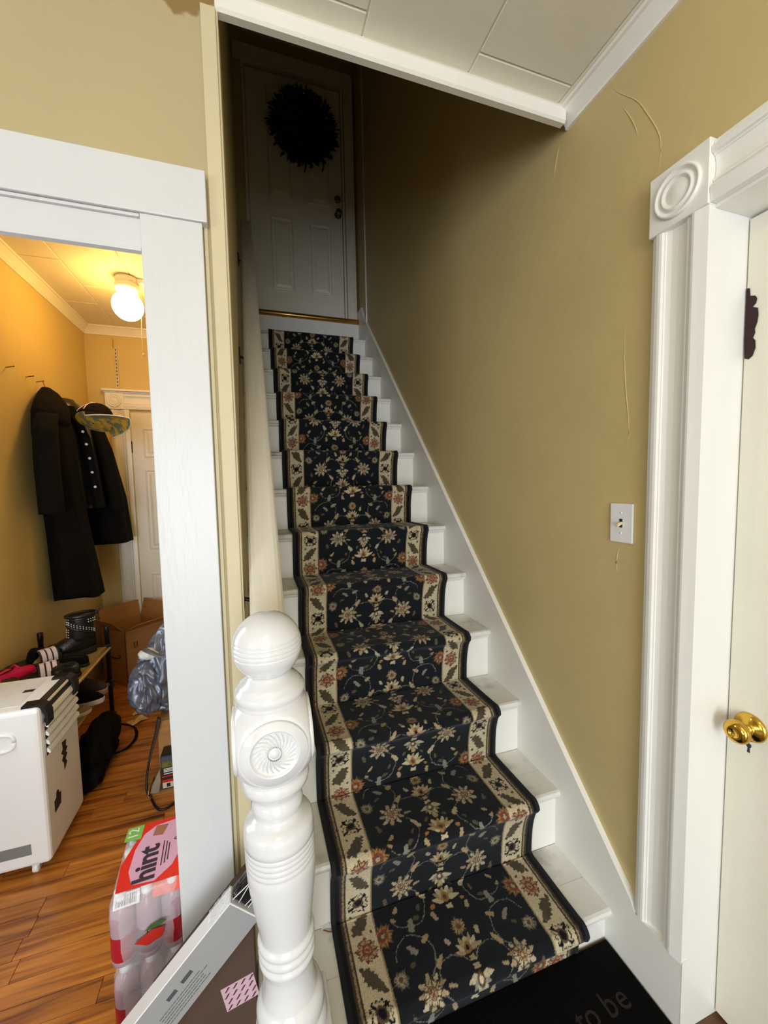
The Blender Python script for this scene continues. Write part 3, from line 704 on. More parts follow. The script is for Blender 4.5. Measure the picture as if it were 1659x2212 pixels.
# ------------------------------------------------------------------ wreath on that door
wt = thing('wreath', 'dark leafy twig wreath hanging on the white door above the stairs', 'wreath', (-0.465, UDY, 4.30))
def wreath():
    C = Vector((-0.465, UDY-0.075, 4.628))
    G = pm('dark_wreath_leaves', srgb(26, 24, 18), 0.8, var=0.4, scale=30)
    T = pm('wreath_twig', srgb(40, 28, 18), 0.85)
    rings = []
    for i in range(48):
        a = 2*math.pi*i/48; ca, sa = math.cos(a), math.sin(a)
        c = C+Vector((ca, 0, sa))*0.125
        rings.append([c+Vector((ca*math.cos(b)*0.11, math.sin(b)*0.055, sa*math.cos(b)*0.11)) for b in [2*math.pi*k/10 for k in range(10)]])
    rings.append(rings[0])
    loft('twig_ring', rings, T, wt, True, False)
    rnd = random.Random(5); V = []; F = []
    for i in range(2300):
        a = rnd.uniform(0, 2*math.pi); b = rnd.uniform(0, 2*math.pi); rr = rnd.uniform(0.6, 1.25)
        rad = 0.138+math.cos(b)*0.115*rr; c = C+Vector((math.cos(a)*rad, min(0.07, math.sin(b)*0.06*rr), math.sin(a)*rad*1.05))
        d = Vector((math.cos(a+rnd.uniform(-0.9, 0.9)), rnd.uniform(-0.5, 0.2), math.sin(a+rnd.uniform(-0.9, 0.9)))).normalized()
        ln = rnd.uniform(0.03, 0.075); s_ = d.cross(Vector((rnd.uniform(-1, 1), 1, rnd.uniform(-1, 1)))).normalized()*ln*0.22
        n0 = len(V); V += [c, c+d*ln*0.45+s_+Vector((0, -0.004, 0)), c+d*ln, c+d*ln*0.45-s_+Vector((0, -0.004, 0))]; F += [(n0, n0+1, n0+2, n0+3)]
    for V_ in V:
        if V_.y > UDY-0.004: V_.y = UDY-0.004
    lf = mesh('leaves', V, F, G, wt); lf['kind'] = 'stuff'
    for x, ln in ((-0.52, 0.10), (-0.46, 0.13), (-0.41, 0.08), (-0.30, 0.09)):
        tube('hanging_twig', [(x, UDY-0.05, 4.42), (x+0.01, UDY-0.05, 4.40-ln*0.5), (x-0.004, UDY-0.045, 4.40-ln)], lambda t: 0.011*(1-0.6*t), G, wt, 6)
wreath()

# ------------------------------------------------------------------ door mat
MATM = pm('black_mat_fibre', srgb(9, 9, 9), 0.95, var=0.4, scale=160, bump=0.6, bscale=300, spec=0.08)
mt = thing('door_mat', 'black door mat with faded lettering at the foot of the stairs', 'mat', (-0.45, -0.25, 0.0))
box('fibre_pad', -0.86, -0.004, -0.52, 0.016, 0.0006, 0.011, MATM, mt, 0.003)
FADED = pm('faded_mat_print', srgb(30, 18, 16), 0.95, var=0.5, scale=40)
for ch, dx in (('t', -0.070), ('o', -0.036), ('b', 0.030), ('e', 0.074)):
    text('faded_letter', ch, 0.080, FADED, mt, Matrix.Translation((-0.160, -0.112, 0.0112)) @ Matrix.Rotation(math.radians(2), 4, 'Z') @ Matrix.Translation((dx, 0, 0)), 0.0004)

# scrap of clear wrapper with a thin red thread, on the first step
sc_ = thing('wrapper_scrap', 'crumpled clear plastic wrapper scrap with red thread on the bottom step', 'litter', (-0.845, 0.262, Z1))
def scrap():
    rnd = random.Random(2); V = []; F = []; n = 7
    for i in range(n):
        for j in range(n):
            V.append((-0.868+0.045*i/(n-1)+rnd.uniform(-0.003, 0.003), 0.238+0.040*j/(n-1)+rnd.uniform(-0.003, 0.003), Z1+0.002+0.030*math.sin(math.pi*j/(n-1)*0.6)*rnd.uniform(0.5, 1.0)))
    for i in range(n-1):
        for j in range(n-1): F.append((i*n+j, (i+1)*n+j, (i+1)*n+j+1, i*n+j+1))
    mesh('crumpled_film', V, F, pm('clear_film_white', srgb(222, 222, 226), 0.2, var=0.1, alpha=0.75), sc_)
    tube('thread', [(-0.862, 0.238, Z1+0.003), (-0.84, 0.226, Z1+0.003), (-0.828, 0.236, Z1+0.006), (-0.815, 0.262, Z1+0.012)], 0.0014, pm('red_thread', srgb(110, 30, 34), 0.7), sc_, 6)
scrap()

# ================================================================== the room beyond the doorway
# globe lamps
def globe_mat(name, col, s):
    m = bpy.data.materials.new(name); m.use_nodes = True; b = m.node_tree.nodes['Principled BSDF']
    b.inputs['Base Color'].default_value = (1, 0.95, 0.8, 1); b.inputs['Emission Color'].default_value = (*col, 1); b.inputs['Emission Strength'].default_value = s
    return m
def globe_lamp(label, x, y, zc, R, mat, cord):
    lp = thing('globe_lamp', label, 'ceiling lamp', (x, y, zc))
    T = Matrix.Translation((x, y, 0))
    lathe('lamp_holder', [(0.052, zc), (0.060, zc-0.004), (0.060, zc-0.036), (0.056, zc-0.040), (0.066, zc-0.046), (0.068, zc-0.066), (0.060, zc-0.080), (0.05, zc-0.083)][::-1], PLASTW, lp, 32, T)
    pr = []
    for i in range(25):
        a = -math.pi/2+i*(math.pi*0.86)/24; pr.append((max(0.0005, R*math.cos(a)), zc-0.168+R*math.sin(a)))
    lathe('glass_globe', pr, mat, lp, 40, T)
    if cord:
        box('wire_box', x+0.055, x+0.10, y-0.015, y+0.03, zc-0.03, zc-0.001, PLASTW, lp, 0.003)
        tube('pull_cord', [(x+0.060, y-0.015, zc-0.07), (x+0.074, y-0.015, zc-0.2), (x+0.068, y-0.01, zc-0.33), (x+0.070, y-0.01, zc-0.445)], 0.0022, PLASTIV, lp, 6)
        lathe('cord_end', [(0.0008, zc-0.468), (0.006, zc-0.466), (0.004, zc-0.454), (0.0015, zc-0.444)], PLASTIV, lp, 8, Matrix.Translation((x+0.070, y-0.01, 0)))
globe_lamp('glowing round glass globe ceiling lamp with pull cord', -1.700, 2.00, RZ, 0.085, globe_mat('lit_globe_glass', (1.0, 0.56, 0.13), 42.0), True)
globe_lamp('second glass globe lamp on the hall ceiling above the entry', -1.20, -1.60, ZC, 0.085, globe_mat('lit_hall_globe', (1.0, 0.76, 0.42), 40.0), False)

# door in the far wall with its fluted casing
d3 = struct(box('door_3', -1.946, -1.20, RY1-0.012, RY1, 0.005, 2.085, WHITE2, None, 0.002))
for xa, xb in ((-1.865, -1.625), (-1.50, -1.26)):
    for za, zb in ((0.25, 0.75), (0.95, 1.62), (1.72, 1.96)):
        raised_panel('raised_panel', basis(((xa+xb)/2, RY1-0.012, (za+zb)/2), (1, 0, 0), (0, 0, 1)), xb-xa, zb-za, WHITE2, d3, 1.5)
box('hinge', -1.952, -1.944, RY1-0.018, RY1-0.010, 1.76, 1.85, BLACKM, d3)
struct(prism('trim_19', [(-2.086+t, RY1-h) for t, h in casing_profile(0, 0.134)], 'Z', 0.0, 2.105, WHITE))
struct(prism('trim_20', [(RY1-h, 2.238-t) for t, h in casing_profile(0, 0.13)], 'X', -1.985, RX1, WHITE))
corner_block('trim_21', basis((-2.049, RY1, 2.172), (1, 0, 0), (0, 0, 1)), 0.130, WHITE)
struct(boxes('trim_22', [(-2.128, RX1, RY1-0.052, RY1, 2.246, 2.262), (-2.118, RX1, RY1-0.035, RY1, 2.236, 2.246)], WHITE, None, 0.002))
ss = thing('shelf_standard', 'slotted metal shelf strip on the wall over the far door', 'shelf bracket', (-2.022, RY1, 2.30))
box('strip', -2.033, -2.011, RY1-0.010, RY1, 2.275, 2.600, EDGE, ss, 0.001)
for i in range(11): box('slot', -2.025, -2.019, RY1-0.0112, RY1-0.0095, 2.29+i*0.028, 2.303+i*0.028, INK, ss)
tube('loose_wire', [(-2.03, RY1-0.004, 2.585), (-2.038, RY1-0.012, 2.60), (-2.035, RY1-0.012, 2.63), (-2.037, RY1-0.006, 2.66)], 0.0014, INK, ss, 5)

# coat nails
NAIL = pm('rusty_nail', srgb(110, 66, 30), 0.5, 0.6)
for i, (y, lb) in enumerate(((1.79, 'bare nail in the yellow wall farthest from the coats'), (1.985, 'bare nail in the yellow wall between coats and the other nail'), (2.10, 'nail holding up the long hooded black coat'))):
    n = thing('wall_nail', lb, 'nail', (RX0, y, 2.118), group='nails in the room wall')
    tube('shank', [(RX0, y, 2.118), (RX0+0.045, y-0.018, 2.122)], 0.0022, NAIL, n, 6, 0)
    lathe('nail_head', [(0.0045, 0), (0.0045, 0.0015), (0.0004, 0.002)], NAIL, n, 10, basis((RX0+0.045, y-0.018, 2.122), (0, -1, 0), (0, 0, 1)))

# ------------------------------------------------------------------ coats
def drape(name, prof, mat, parent, nfold=7, amp=0.02, seed=0, n=44, hem=0.0):
    """prof rows: (z, yc, half_width_y, xc, half_depth_x)"""
    rnd = random.Random(seed); ph = [rnd.uniform(0, 6.28) for _ in range(6)]; rings = []
    Z = [p[0] for p in prof][::-1]
    m = 26
    arr = np.array(prof)[::-1]
    zs = np.linspace(arr[0, 0], arr[-1, 0], m)
    for z in zs:
        yc, hw, xc, hd = [np.interp(z, arr[:, 0], arr[:, c]) for c in (1, 2, 3, 4)]
        t = (arr[-1, 0]-z)/(arr[-1, 0]-arr[0, 0]); ring = []
        for k in range(n):
            a = 2*math.pi*k/n
            f = 1+amp/0.1*(0.25+0.75*t)*(math.sin(nfold*a+ph[0]+t*1.2)*0.6+math.sin((nfold*2+1)*a+ph[1])*0.25+0.3*math.sin(3*a+ph[2]))
            y_ = yc+hw*f*math.cos(a); x_ = max(RX0+0.003, xc+hd*f*math.sin(a))
            zz_ = z+(hem*math.sin(2*a+ph[3]) if z == zs[0] else 0)
            ring.append((x_, y_, zz_))
        rings.append(ring)
    return loft(name, rings, mat, parent, True)
ct = thing('hooded_coat', 'long black hooded coat hanging from a nail by the wall', 'coat', (RX0, 1.97, 0.78), group='coats on the room wall')
drape('coat_body', [(1.99, 2.05, 0.075, -2.165, 0.06), (1.93, 2.03, 0.115, -2.15, 0.08), (1.80, 2.02, 0.14, -2.14, 0.088), (1.5, 2.05, 0.135, -2.135, 0.09), (1.2, 2.09, 0.135, -2.125, 0.10), (0.79, 2.13, 0.175, -2.105, 0.115)], BLACKF, ct, 6, 0.010, 1, hem=0.02)
drape('hood', [(2.085, 2.09, 0.02, -2.185, 0.02), (2.05, 2.08, 0.06, -2.17, 0.05), (1.99, 2.05, 0.11, -2.15, 0.075), (1.92, 2.02, 0.135, -2.14, 0.088), (1.86, 2.01, 0.125, -2.135, 0.085), (1.83, 2.01, 0.08, -2.135, 0.06)], BLACKF, ct, 4, 0.008, 2)
drape('sleeve', [(1.90, 1.91, 0.05, -2.115, 0.05), (1.80, 1.845, 0.068, -2.105, 0.055), (1.6, 1.825, 0.068, -2.10, 0.055), (1.33, 1.825, 0.064, -2.095, 0.055)], BLACKF, ct, 3, 0.008, 3)
tube('hanging_loop', [(-2.195, 2.08, 2.122), (-2.19, 2.09, 2.09), (-2.18, 2.055, 2.07)], 0.002, NAIL, ct, 6)
QUILT = pm('black_quilted_satin', srgb(26, 25, 26), 0.32, var=0.3, scale=25, bump=0.8, bscale=26, stretch=(1, 1, 2.2))
jk = thing('snap_jacket', 'black jacket with shiny quilted lining and a row of white snaps', 'jacket', (RX0, 2.33, 1.35), group='coats on the room wall')
drape('jacket_body', [(2.06, 2.30, 0.05, -2.18, 0.045), (2.02, 2.31, 0.10, -2.16, 0.07), (1.9, 2.33, 0.13, -2.145, 0.085), (1.6, 2.35, 0.145, -2.125, 0.10), (1.34, 2.37, 0.16, -2.115, 0.11)], QUILT, jk, 5, 0.012, 5)
plk = loft('snap_placket', [[Vector((x+dx, y+dy, z)) for dx, dy in ((-0.03, 0.02), (0.012, -0.028), (0.045, -0.006), (0.0, 0.045))] for z, x, y in ((2.0, -2.135, 2.215), (1.80, -2.055, 2.205), (1.6, -2.035, 2.215), (1.34, -2.015, 2.235))], BLACKF, jk, False)
for z, x, y in ((1.835, -2.062, 2.177), (1.755, -2.048, 2.178), (1.665, -2.037, 2.182), (1.575, -2.030, 2.187), (1.480, -2.022, 2.195)):
    lathe('snap', [(0.0085, -0.002), (0.0085, 0.002), (0.005, 0.004), (0.0004, 0.0045)], PLASTW, plk, 12, basis((x+0.022, y-0.004, z), (0.83, 0.55, 0), (0, 0, 1)))
bk = thing('dark_jacket', 'plain dark jacket hanging nearest to the far door', 'jacket', (RX0, 2.63, 1.1), group='coats on the room wall')
drape('jacket_body', [(2.02, 2.58, 0.05, -2.18, 0.045), (1.96, 2.60, 0.11, -2.15, 0.075), (1.75, 2.63, 0.13, -2.12, 0.10), (1.4, 2.64, 0.15, -2.09, 0.135), (1.06, 2.64, 0.17, -2.075, 0.15)], BLACKF, bk, 5, 0.012, 8)
drape('sleeve', [(1.93, 2.50, 0.05, -2.08, 0.04), (1.75, 2.47, 0.06, -2.02, 0.05), (1.5, 2.47, 0.062, -1.985, 0.05), (1.30, 2.48, 0.06, -1.965, 0.05)], BLACKF, bk, 3, 0.008, 9)
drape('collar_strap', [(2.09, 2.47, 0.022, -2.20, 0.014), (2.04, 2.47, 0.028, -2.17, 0.02), (1.97, 2.50, 0.05, -2.14, 0.04)], BLACKF, bk, 3, 0.005, 10)

# cap with a patterned underbrim
cp = thing('billed_cap', 'black cap with pink panel and yellow patterned underbrim over the jackets', 'cap', (-1.99, 2.20, 1.86))
def cap():
    ex = Vector((0.80, -0.46, 0.05)).normalized(); ez = Vector((-0.23, 0.66, 0.66)); ez = (ez-ex*ez.dot(ex)).normalized(); ey = ez.cross(ex)
    M = Matrix(((ex.x, ey.x, ez.x, -1.965), (ex.y, ey.y, ez.y, 2.14), (ex.z, ey.z, ez.z, 1.895), (0, 0, 0, 1)))
    R = 0.098; rings = []
    for i in range(12):
        a = i/11*math.pi/2*0.985
        rings.append([M @ Vector((1.12*R*math.cos(a)*math.cos(b), R*math.cos(a)*math.sin(b), 1.35*R*math.sin(a))) for b in [2*math.pi*k/32 for k in range(32)]])
    dm = loft('crown', rings, BLACKF, cp, True)
    PINK = pm('pink_panel_print', srgb(168, 64, 104), 0.6, col2=srgb(96, 28, 52), scale=22, thresh=(0.42, 0.58))
    V = []; F = []
    for i in range(7):
        for j in range(7):
            a = (0.10+0.72*i/6)*math.pi/2; wdt = 0.55*(1-0.85*i/6)
            b = -1.75+wdt*(j/6-0.5)
            V.append(M @ Vector((1.12*R*1.012*math.cos(a)*math.cos(b), R*1.012*math.cos(a)*math.sin(b), 1.35*R*1.012*math.sin(a))))
            if i and j: q = i*7+j; F.append((q-8, q-7, q, q-1))
    mesh('pink_panel', V, F, PINK, dm, True)
    for sgn in (-1, 1):
        tube('white_piping', [M @ Vector((1.12*R*1.012*math.cos(a)*math.cos(b), R*1.012*math.cos(a)*math.sin(b), 1.35*R*1.012*math.sin(a))) for a, b in [((0.08+0.78*i/5)*math.pi/2, -1.75+sgn*0.29*(1-0.85*i/5)) for i in range(6)]], 0.0022, PLASTW, dm, 6, 3)
    UNDER = pm('underbrim_print', srgb(206, 160, 50), 0.6, col2=srgb(120, 118, 88), scale=26, thresh=(0.46, 0.56))
    top = []; bot = []
    def brim(h, s):
        rg = []
        for i in range(9):
            t = i/8; row = []
            for j in range(17):
                b = -1.35+2.7*j/16; reach = 0.165*math.cos(b*0.92)*s
                row.append(M @ Vector((1.12*R*math.cos(b)+reach*t*math.cos(b*0.5), R*math.sin(b)*(1+0.10*t), -0.035*t*abs(math.sin(b))*1.2-0.012*t+h)))
            rg.append(row)
        return rg
    loft('inner_lining', [[M @ Vector((1.12*R*k*math.cos(b), R*k*math.sin(b), -0.002-0.012*(1-k))) for b in [2*math.pi*q/32 for q in range(32)]] for k in (0.98, 0.6, 0.05)], UNDER, cp, True, False)
    loft('brim', brim(0.004, 1.0), BLACKF, cp, True, False, False)
    loft('underbrim', brim(-0.003, 0.985), UNDER, cp, True, False, False)
    e = brim(0.0005, 1.0)[-1]; tube('brim_piping', [tuple(v) for v in e], 0.0035, PLASTW, cp, 6, 2)
    tube('cap_strap', [M @ Vector(p) for p in ((-0.09, -0.03, 0.10), (-0.11, -0.01, 0.15), (-0.115, 0.0, 0.19))], 0.011, pm('tan_webbing', srgb(190, 160, 90), 0.7), cp, 8, 4, 0.3)
cap()
# ------------------------------------------------------------------ portable air conditioner
ac = thing('portable_air_conditioner', 'white portable air conditioner with louvred side standing inside the doorway', 'air conditioner', (-1.985, 1.03, 0.0))
AX0, AX1, AY0, AY1, AZ0, AZ1 = -2.19, -1.800, 0.872, 1.185, 0.045, 0.655
bm = bmesh.new(); abox(bm, AX0, AX1, AY0, AY1, AZ0, AZ1, 0.016, 3); frombm('housing', bm, PLASTW, ac)
box('top_panel', AX0+0.05, AX1-0.085, AY0+0.05, AY1-0.05, AZ1, AZ1+0.0012, pm('ac_top_panel', srgb(226, 227, 230), 0.25), ac, 0.0005, 1)
patch('top_sticker', basis((-1.905, 1.045, AZ1+0.0012), (1, 0, 0), (0, 1, 0)), 0.035, 0.022, INK, ac)
gv = box('louvre_recess', AX1-0.012, AX1+0.0012, AY0+0.030, AY1-0.016, 0.452, 0.642, pm('dark_plastic', srgb(44, 38, 32), 0.5), ac)
for i in range(5):
    z = 0.470+i*0.034
    prism('louvre_slat', [(AX1-0.002, z), (AX1+0.010, z-0.010), (AX1+0.013, z-0.006), (AX1+0.010, z+0.006), (AX1-0.004, z+0.016)], 'Y', AY0+0.031, AY1-0.017, PLASTW, gv)
box('top_slot', AX1-0.030, AX1-0.006, AY0+0.05, AY1-0.02, AZ1-0.004, AZ1+0.0015, pm('dark_plastic', srgb(44, 38, 32), 0.5), ac)
for yy in (AY0+0.038, AY1-0.040):
    prism('carry_clip', [(AX1-0.062, AZ1-0.002), (AX1-0.060, AZ1+0.009), (AX1-0.010, AZ1+0.009), (AX1+0.010, AZ1-0.004), (AX1+0.019, AZ1-0.030), (AX1+0.019, AZ1-0.075), (AX1+0.010, AZ1-0.080), (AX1+0.008, AZ1-0.03), (AX1-0.004, AZ1-0.008), (AX1-0.03, AZ1-0.001)], 'Y', yy-0.022, yy+0.022, BLACKM, ac)
# carved grip ring on the face towards the doorway
def grip():
    pts = []
    for k in range(28):
        a = 2*math.pi*k/28; c_, s_ = math.cos(a), math.sin(a)
        pts.append((-1.955+0.075*math.copysign(abs(c_)**0.45, c_), AY0-0.001, 0.545+0.032*math.copysign(abs(s_)**0.6, s_)))
    pts.append(pts[0]); tube('grip_ring', pts, 0.0065, PLASTW, ac, 8, 0)
grip()
patch('rating_label', basis((-1.925, AY0, 0.118), (1, 0, 0), (0, 0, 1)), 0.135, 0.042, GREYINK, ac)
SM = basis((AX1+0.0004, 1.03, 0.37), (0, 1, 0), (0, 0, 1))
polypatch('black_logo_print', SM, [(-0.010, 0.060), (0.028, 0.052), (0.020, 0.030), (0.034, 0.016), (0.016, 0.004), (0.030, -0.008), (0.010, -0.022), (0.022, -0.040), (-0.004, -0.062), (-0.006, -0.030), (-0.020, -0.012), (-0.004, 0.002), (-0.022, 0.018), (-0.006, 0.030)], INK, ac)
polypatch('bag_logo_print', basis((AX1+0.0004, 0.955, 0.235), (0, 1, 0), (0, 0, 1)), [(-0.028, -0.034), (0.022, -0.030), (0.028, 0.016), (0.014, 0.018), (0.010, 0.034), (0.0, 0.040), (-0.010, 0.032), (-0.012, 0.016), (-0.028, 0.012)], INK, ac)
for x in (AX0+0.05, AX1-0.06):
    for y in (AY0+0.035, AY1-0.035):
        c = lathe('castor', [(0.020, -0.009), (0.022, -0.006), (0.022, 0.006), (0.020, 0.009)], PLASTW, ac, 18, basis((x, y, 0.0225), (0, 1, 0), (0, 0, 1)))
        box('castor_fork', x-0.012, x+0.012, y-0.014, y+0.014, 0.030, AZ0+0.002, PLASTW, c, 0.002)

# ------------------------------------------------------------------ shoe rack
rk = thing('shoe_rack', 'low shoe rack of black posts and tan rods along the room wall', 'shoe rack', (-2.03, 1.55, 0.0))
ROD = pm('tan_rod', srgb(196, 164, 96), 0.45, var=0.1, scale=8, stretch=(6, 1, 6))
MESHF = pm('rack_cloth', srgb(150, 128, 84), 0.85, var=0.1, scale=30)
KX0, KX1, KY0, KY1 = -2.205, -1.880, 1.230, 1.840
for x in (KX0, KX1):
    for y in (KY0, KY1):
        p_ = lathe('post', [(0.0125, 0.0), (0.0125, 0.60), (0.0145, 0.602), (0.0145, 0.648), (0.012, 0.652), (0.0005, 0.652)], BLACKM, rk, 14, Matrix.Translation((x, y, 0)))
        for z in (0.08, 0.29, 0.51):
            boxes('post_connector', [(x-0.019, x+0.019, y-0.019, y+0.019, z-0.025, z+0.030)], BLACKM, p_, 0.004)
for z in (0.29, 0.51):
    for x in (KX0, KX1-0.004, KX1+0.014 if z > 0.5 else KX1-0.03):
        tube('rod', [(x, KY0+0.008, z+0.008), (x, KY1-0.008, z+0.008)], 0.0075, ROD, rk, 10, 0)
    tube('cross_rod', [(KX0+0.01, KY1, z), (KX1-0.01, KY1, z)], 0.006, BLACKM, rk, 8, 0)
    tube('cross_rod', [(KX0+0.01, KY0, z), (KX1-0.01, KY0, z)], 0.006, BLACKM, rk, 8, 0)
    box('shelf_cloth', KX0, KX1, KY0+0.02, KY1-0.02, z+0.014, z+0.020, MESHF, rk)
TOP, MID, LOW = 0.530, 0.310, 0.100

# ------------------------------------------------------------------ footwear
def sole_outline(L, W, k=1.0, n=36):
    out = []
    for i in range(n):
        a = 2*math.pi*i/n; t = (1-math.cos(a))/2       # 0 heel .. 1 toe
        w_ = W/2*(0.74+0.26*math.sin(math.pi*min(1, max(0, (t-0.25)/0.9))))*(abs(math.sin(a))**0.62)
        w_ *= 1-0.16*math.exp(-((t-0.42)/0.13)**2)
        out.append((math.copysign(w_*k, math.sin(a)), (t-0.5)*L*k))
    return out
def solebody(name, L, W, z0, z1, mat, parent, k=1.0):
    O = sole_outline(L, W, k); O2 = sole_outline(L, W, k*0.97)
    return loft(name, [[(x, y, z0) for x, y in O2], [(x, y, z0+0.004) for x, y in O], [(x, y, z1-0.003) for x, y in O], [(x, y, z1) for x, y in O2]], mat, parent, False)
def upper(name, L, W, z0, H, mat, parent, toe=0.42, collar=0.5):
    rings = []
    for i in range(15):
        t = i/14; y = (t-0.5)*L*0.97
        wd = W/2*0.95*(0.74+0.26*math.sin(math.pi*min(1, max(0, (t-0.25)/0.9))))*max(0.06, (1-abs(2*t-1)**3.2))**0.5
        h = H*(1.0 if t < collar-0.15 else max(toe, 1.0-(t-collar+0.15)/0.42*(1-toe)))
        if t > 0.85: h = H*toe*max(0.3, (1-(t-0.85)/0.15*0.7))
        if t < 0.06: h *= 0.85
        rings.append([(wd*math.copysign(abs(math.cos(a))**0.8, math.cos(a)), y, z0+h*max(0, math.sin(a))**0.75) for a in [math.pi*k/14 for k in range(15)]])
    return loft(name, rings, mat, parent, True)
def shoe(name, label, loc, rz, L, W, H, um, sm, z_sole=0.022, lining=None, toe=0.45, laces=None, tab=None, strap=None, roll=0.0):
    s = thing(name, label, 'shoe', loc, rz, 'shoes on and by the rack', False, (0, roll, rz))
    solebody('sole', L, W, 0, z_sole, sm, s)
    u = upper('upper', L, W, z_sole-0.002, H-z_sole, um, s, toe)
    if lining:
        rings = []
        for k_, dz in ((1.0, 0.0), (0.8, 0.0012)):
            rings.append([(W*0.30*k_*math.cos(a), -L*0.24+L*0.19*k_*math.sin(a), H-0.003-abs(math.sin(a))*0.004+dz) for a in [2*math.pi*k/18 for k in range(18)]])
        loft('lining', rings, lining, u, True)
    if laces:
        for i in range(4):
            y = L*(-0.02+i*0.055); hz = H*(0.97-i*0.14)
            tube('lace', [(-W*0.24, y, hz-0.012), (0, y+0.004, hz+0.003), (W*0.24, y, hz-0.012)], 0.0035, laces, u, 6, 4)
    if tab: box('heel_tab', -0.012, 0.012, -L*0.5-0.002, -L*0.5+0.008, H-0.03, H+0.016, tab, u, 0.002)
    return s
DKS = pm('dark_rubber', srgb(30, 28, 28), 0.6); WHS = pm('pale_rubber', srgb(222, 214, 206), 0.5); LIN = pm('dark_lining', srgb(14, 13, 13), 0.95)
HOTP = pm('hot_pink', srgb(236, 30, 110), 0.5, var=0.1); CORAL = pm('coral_rubber', srgb(214, 84, 76), 0.5); BRNF = pm('brown_fabric', srgb(66, 48, 44), 0.8)
TANF = pm('tan_fleece', srgb(150, 122, 66), 0.95, var=0.25, scale=60, bump=0.8, bscale=200)
# studded boot: tall shaft, thick sole, rows of small studs
bt = thing('studded_boot', 'black leather platform boot with rows of silver studs on the rack', 'boot', (-2.010, 1.73, TOP), group='shoes on and by the rack', world=False, rot=(0, 0, math.radians(118)))
def boot():
    L, W = 0.265, 0.098
    solebody('sole', L, W, 0, 0.040, DKS, bt)
    upper('vamp', L, W, 0.038, 0.105, BLACKL, bt, 0.55, 0.55)
    rings = []
    for t in np.linspace(0, 1, 9):
        z = 0.09+0.145*t; rx = 0.043+0.006*t; ry = 0.078+0.006*t-0.006*math.sin(math.pi*t); yc = -0.046-0.010*t
        rings.append([(rx*math.cos(a), yc+ry*math.sin(a), z) for a in [2*math.pi*k/26 for k in range(26)]])
    sh = loft('shaft', rings, BLACKL, bt, True)
    loft('cuff', [[(p[0]*k, (p[1]+0.056)*k-0.056, z) for p in rings[-1]] for k, z in ((1.0, 0.222), (1.09, 0.226), (1.12, 0.238), (1.02, 0.242), (0.9, 0.236), (0.86, 0.20))], BLACKL, bt, True, False)
    rnd = random.Random(1); bmS = bmesh.new()
    def stud(p): bmesh.ops.create_icosphere(bmS, subdivisions=1, radius=0.0036, matrix=Matrix.Translation(p))
    for i in range(12):                       # slanting strap of three rows
        a = 1.95+i*0.21
        for j in range(3):
            z = 0.118+0.011*j+0.0062*(11-i)
            stud(Vector((0.0465*math.cos(a), -0.050+0.0805*math.sin(a), z)))
    for i in range(9):                        # column by the laces
        for a in (1.72, 2.02):
            t = i/8; stud(Vector(((0.0455+0.005*t)*math.cos(a), -0.048-0.010*t+(0.080+0.004*t)*math.sin(a), 0.105+0.0145*i)))
    for i in range(4):
        for j in range(2): stud(Vector((0.0500*math.cos(3.5+i*0.2), -0.056+0.085*math.sin(3.5+i*0.2), 0.195+j*0.014)))
    so = frombm('studs', bmS, pm('bright_studs', srgb(250, 250, 248), 0.25, 0.3), bt); so['kind'] = 'stuff'; so['label'] = 'rows of small silver studs'
    tube('strap', [(0.047*math.cos(a), -0.050+0.0815*math.sin(a), 0.112+0.072*(4.4-a)/2.5) for a in np.linspace(1.8, 4.4, 12)], 0.006, BLACKL, bt, 6, 2)
    bt.scale = (1.05, 0.82, 0.98)
    tube('pull_loop', [(0.0, -0.138, 0.225), (0, -0.160, 0.245), (0, -0.150, 0.215)], 0.005, BLACKL, bt, 6)
boot()
shoe('slipper', 'tan fleece slipper beside the studded boot', (-2.105, 1.655, TOP), math.radians(160), 0.24, 0.095, 0.085, TANF, pm('cream_sole', srgb(218, 206, 180), 0.7), 0.018, LIN, 0.7)
def slide(label, loc, rz, sm, roll=0.0):
    s = thing('slide_sandal', label, 'sandal', loc, rz, 'shoes on and by the rack', False, (0, roll, rz))
    solebody('footbed', 0.24, 0.092, 0, 0.026, DKS, s)
    for k in range(3):
        yy = 0.020+k*0.024
        rings = []
        for i in range(13):
            a = math.pi*i/12; cx, cz = 0.049*math.cos(a), 0.012+0.062*math.sin(a)
            rings.append([(cx*f, y_, 0.012+(cz-0.012)*f) for f, y_ in ((1, yy), (1, yy+0.017), (0.93, yy+0.017), (0.93, yy))])
        loft('strap_band', rings, sm, s, False)
    loft('strap_base', [[(0.046*math.cos(math.pi*i/12)*f, y_, 0.012+0.058*math.sin(math.pi*i/12)*f) for f, y_ in ((0.98, 0.012), (0.98, 0.096), (0.93, 0.096), (0.93, 0.012))] for i in range(13)], DKS, s, False)
IRID = pm('pearly_white_straps', srgb(232, 220, 232), 0.3, var=0.06, scale=20)
slide('pearly striped slide sandal lying nearest the air conditioner top', (-2.075, 1.465, TOP), math.radians(-62), IRID)
slide('pearly striped slide sandal next to the tan slipper', (-2.13, 1.590, TOP+0.03), math.radians(-48), IRID, 0.35)
shoe('pink_trainer', 'hot pink trainer with pink laces on the rack by the sandals', (-2.155, 1.475, TOP), math.radians(-15), 0.235, 0.085, 0.085, HOTP, CORAL, 0.02, LIN, 0.5, HOTP)
shoe('coral_trainer', 'brown trainer with coral sole at the doorway end of the rack', (-2.165, 1.345, TOP), math.radians(-8), 0.235, 0.088, 0.075, BRNF, CORAL, 0.028, LIN, 0.5, CORAL)
shoe('black_shoe', 'soft black shoe tucked against the wall on the rack', (-2.150, 1.665, TOP), math.radians(10), 0.23, 0.085, 0.11, BLACKF, DKS, 0.018, None, 0.6)
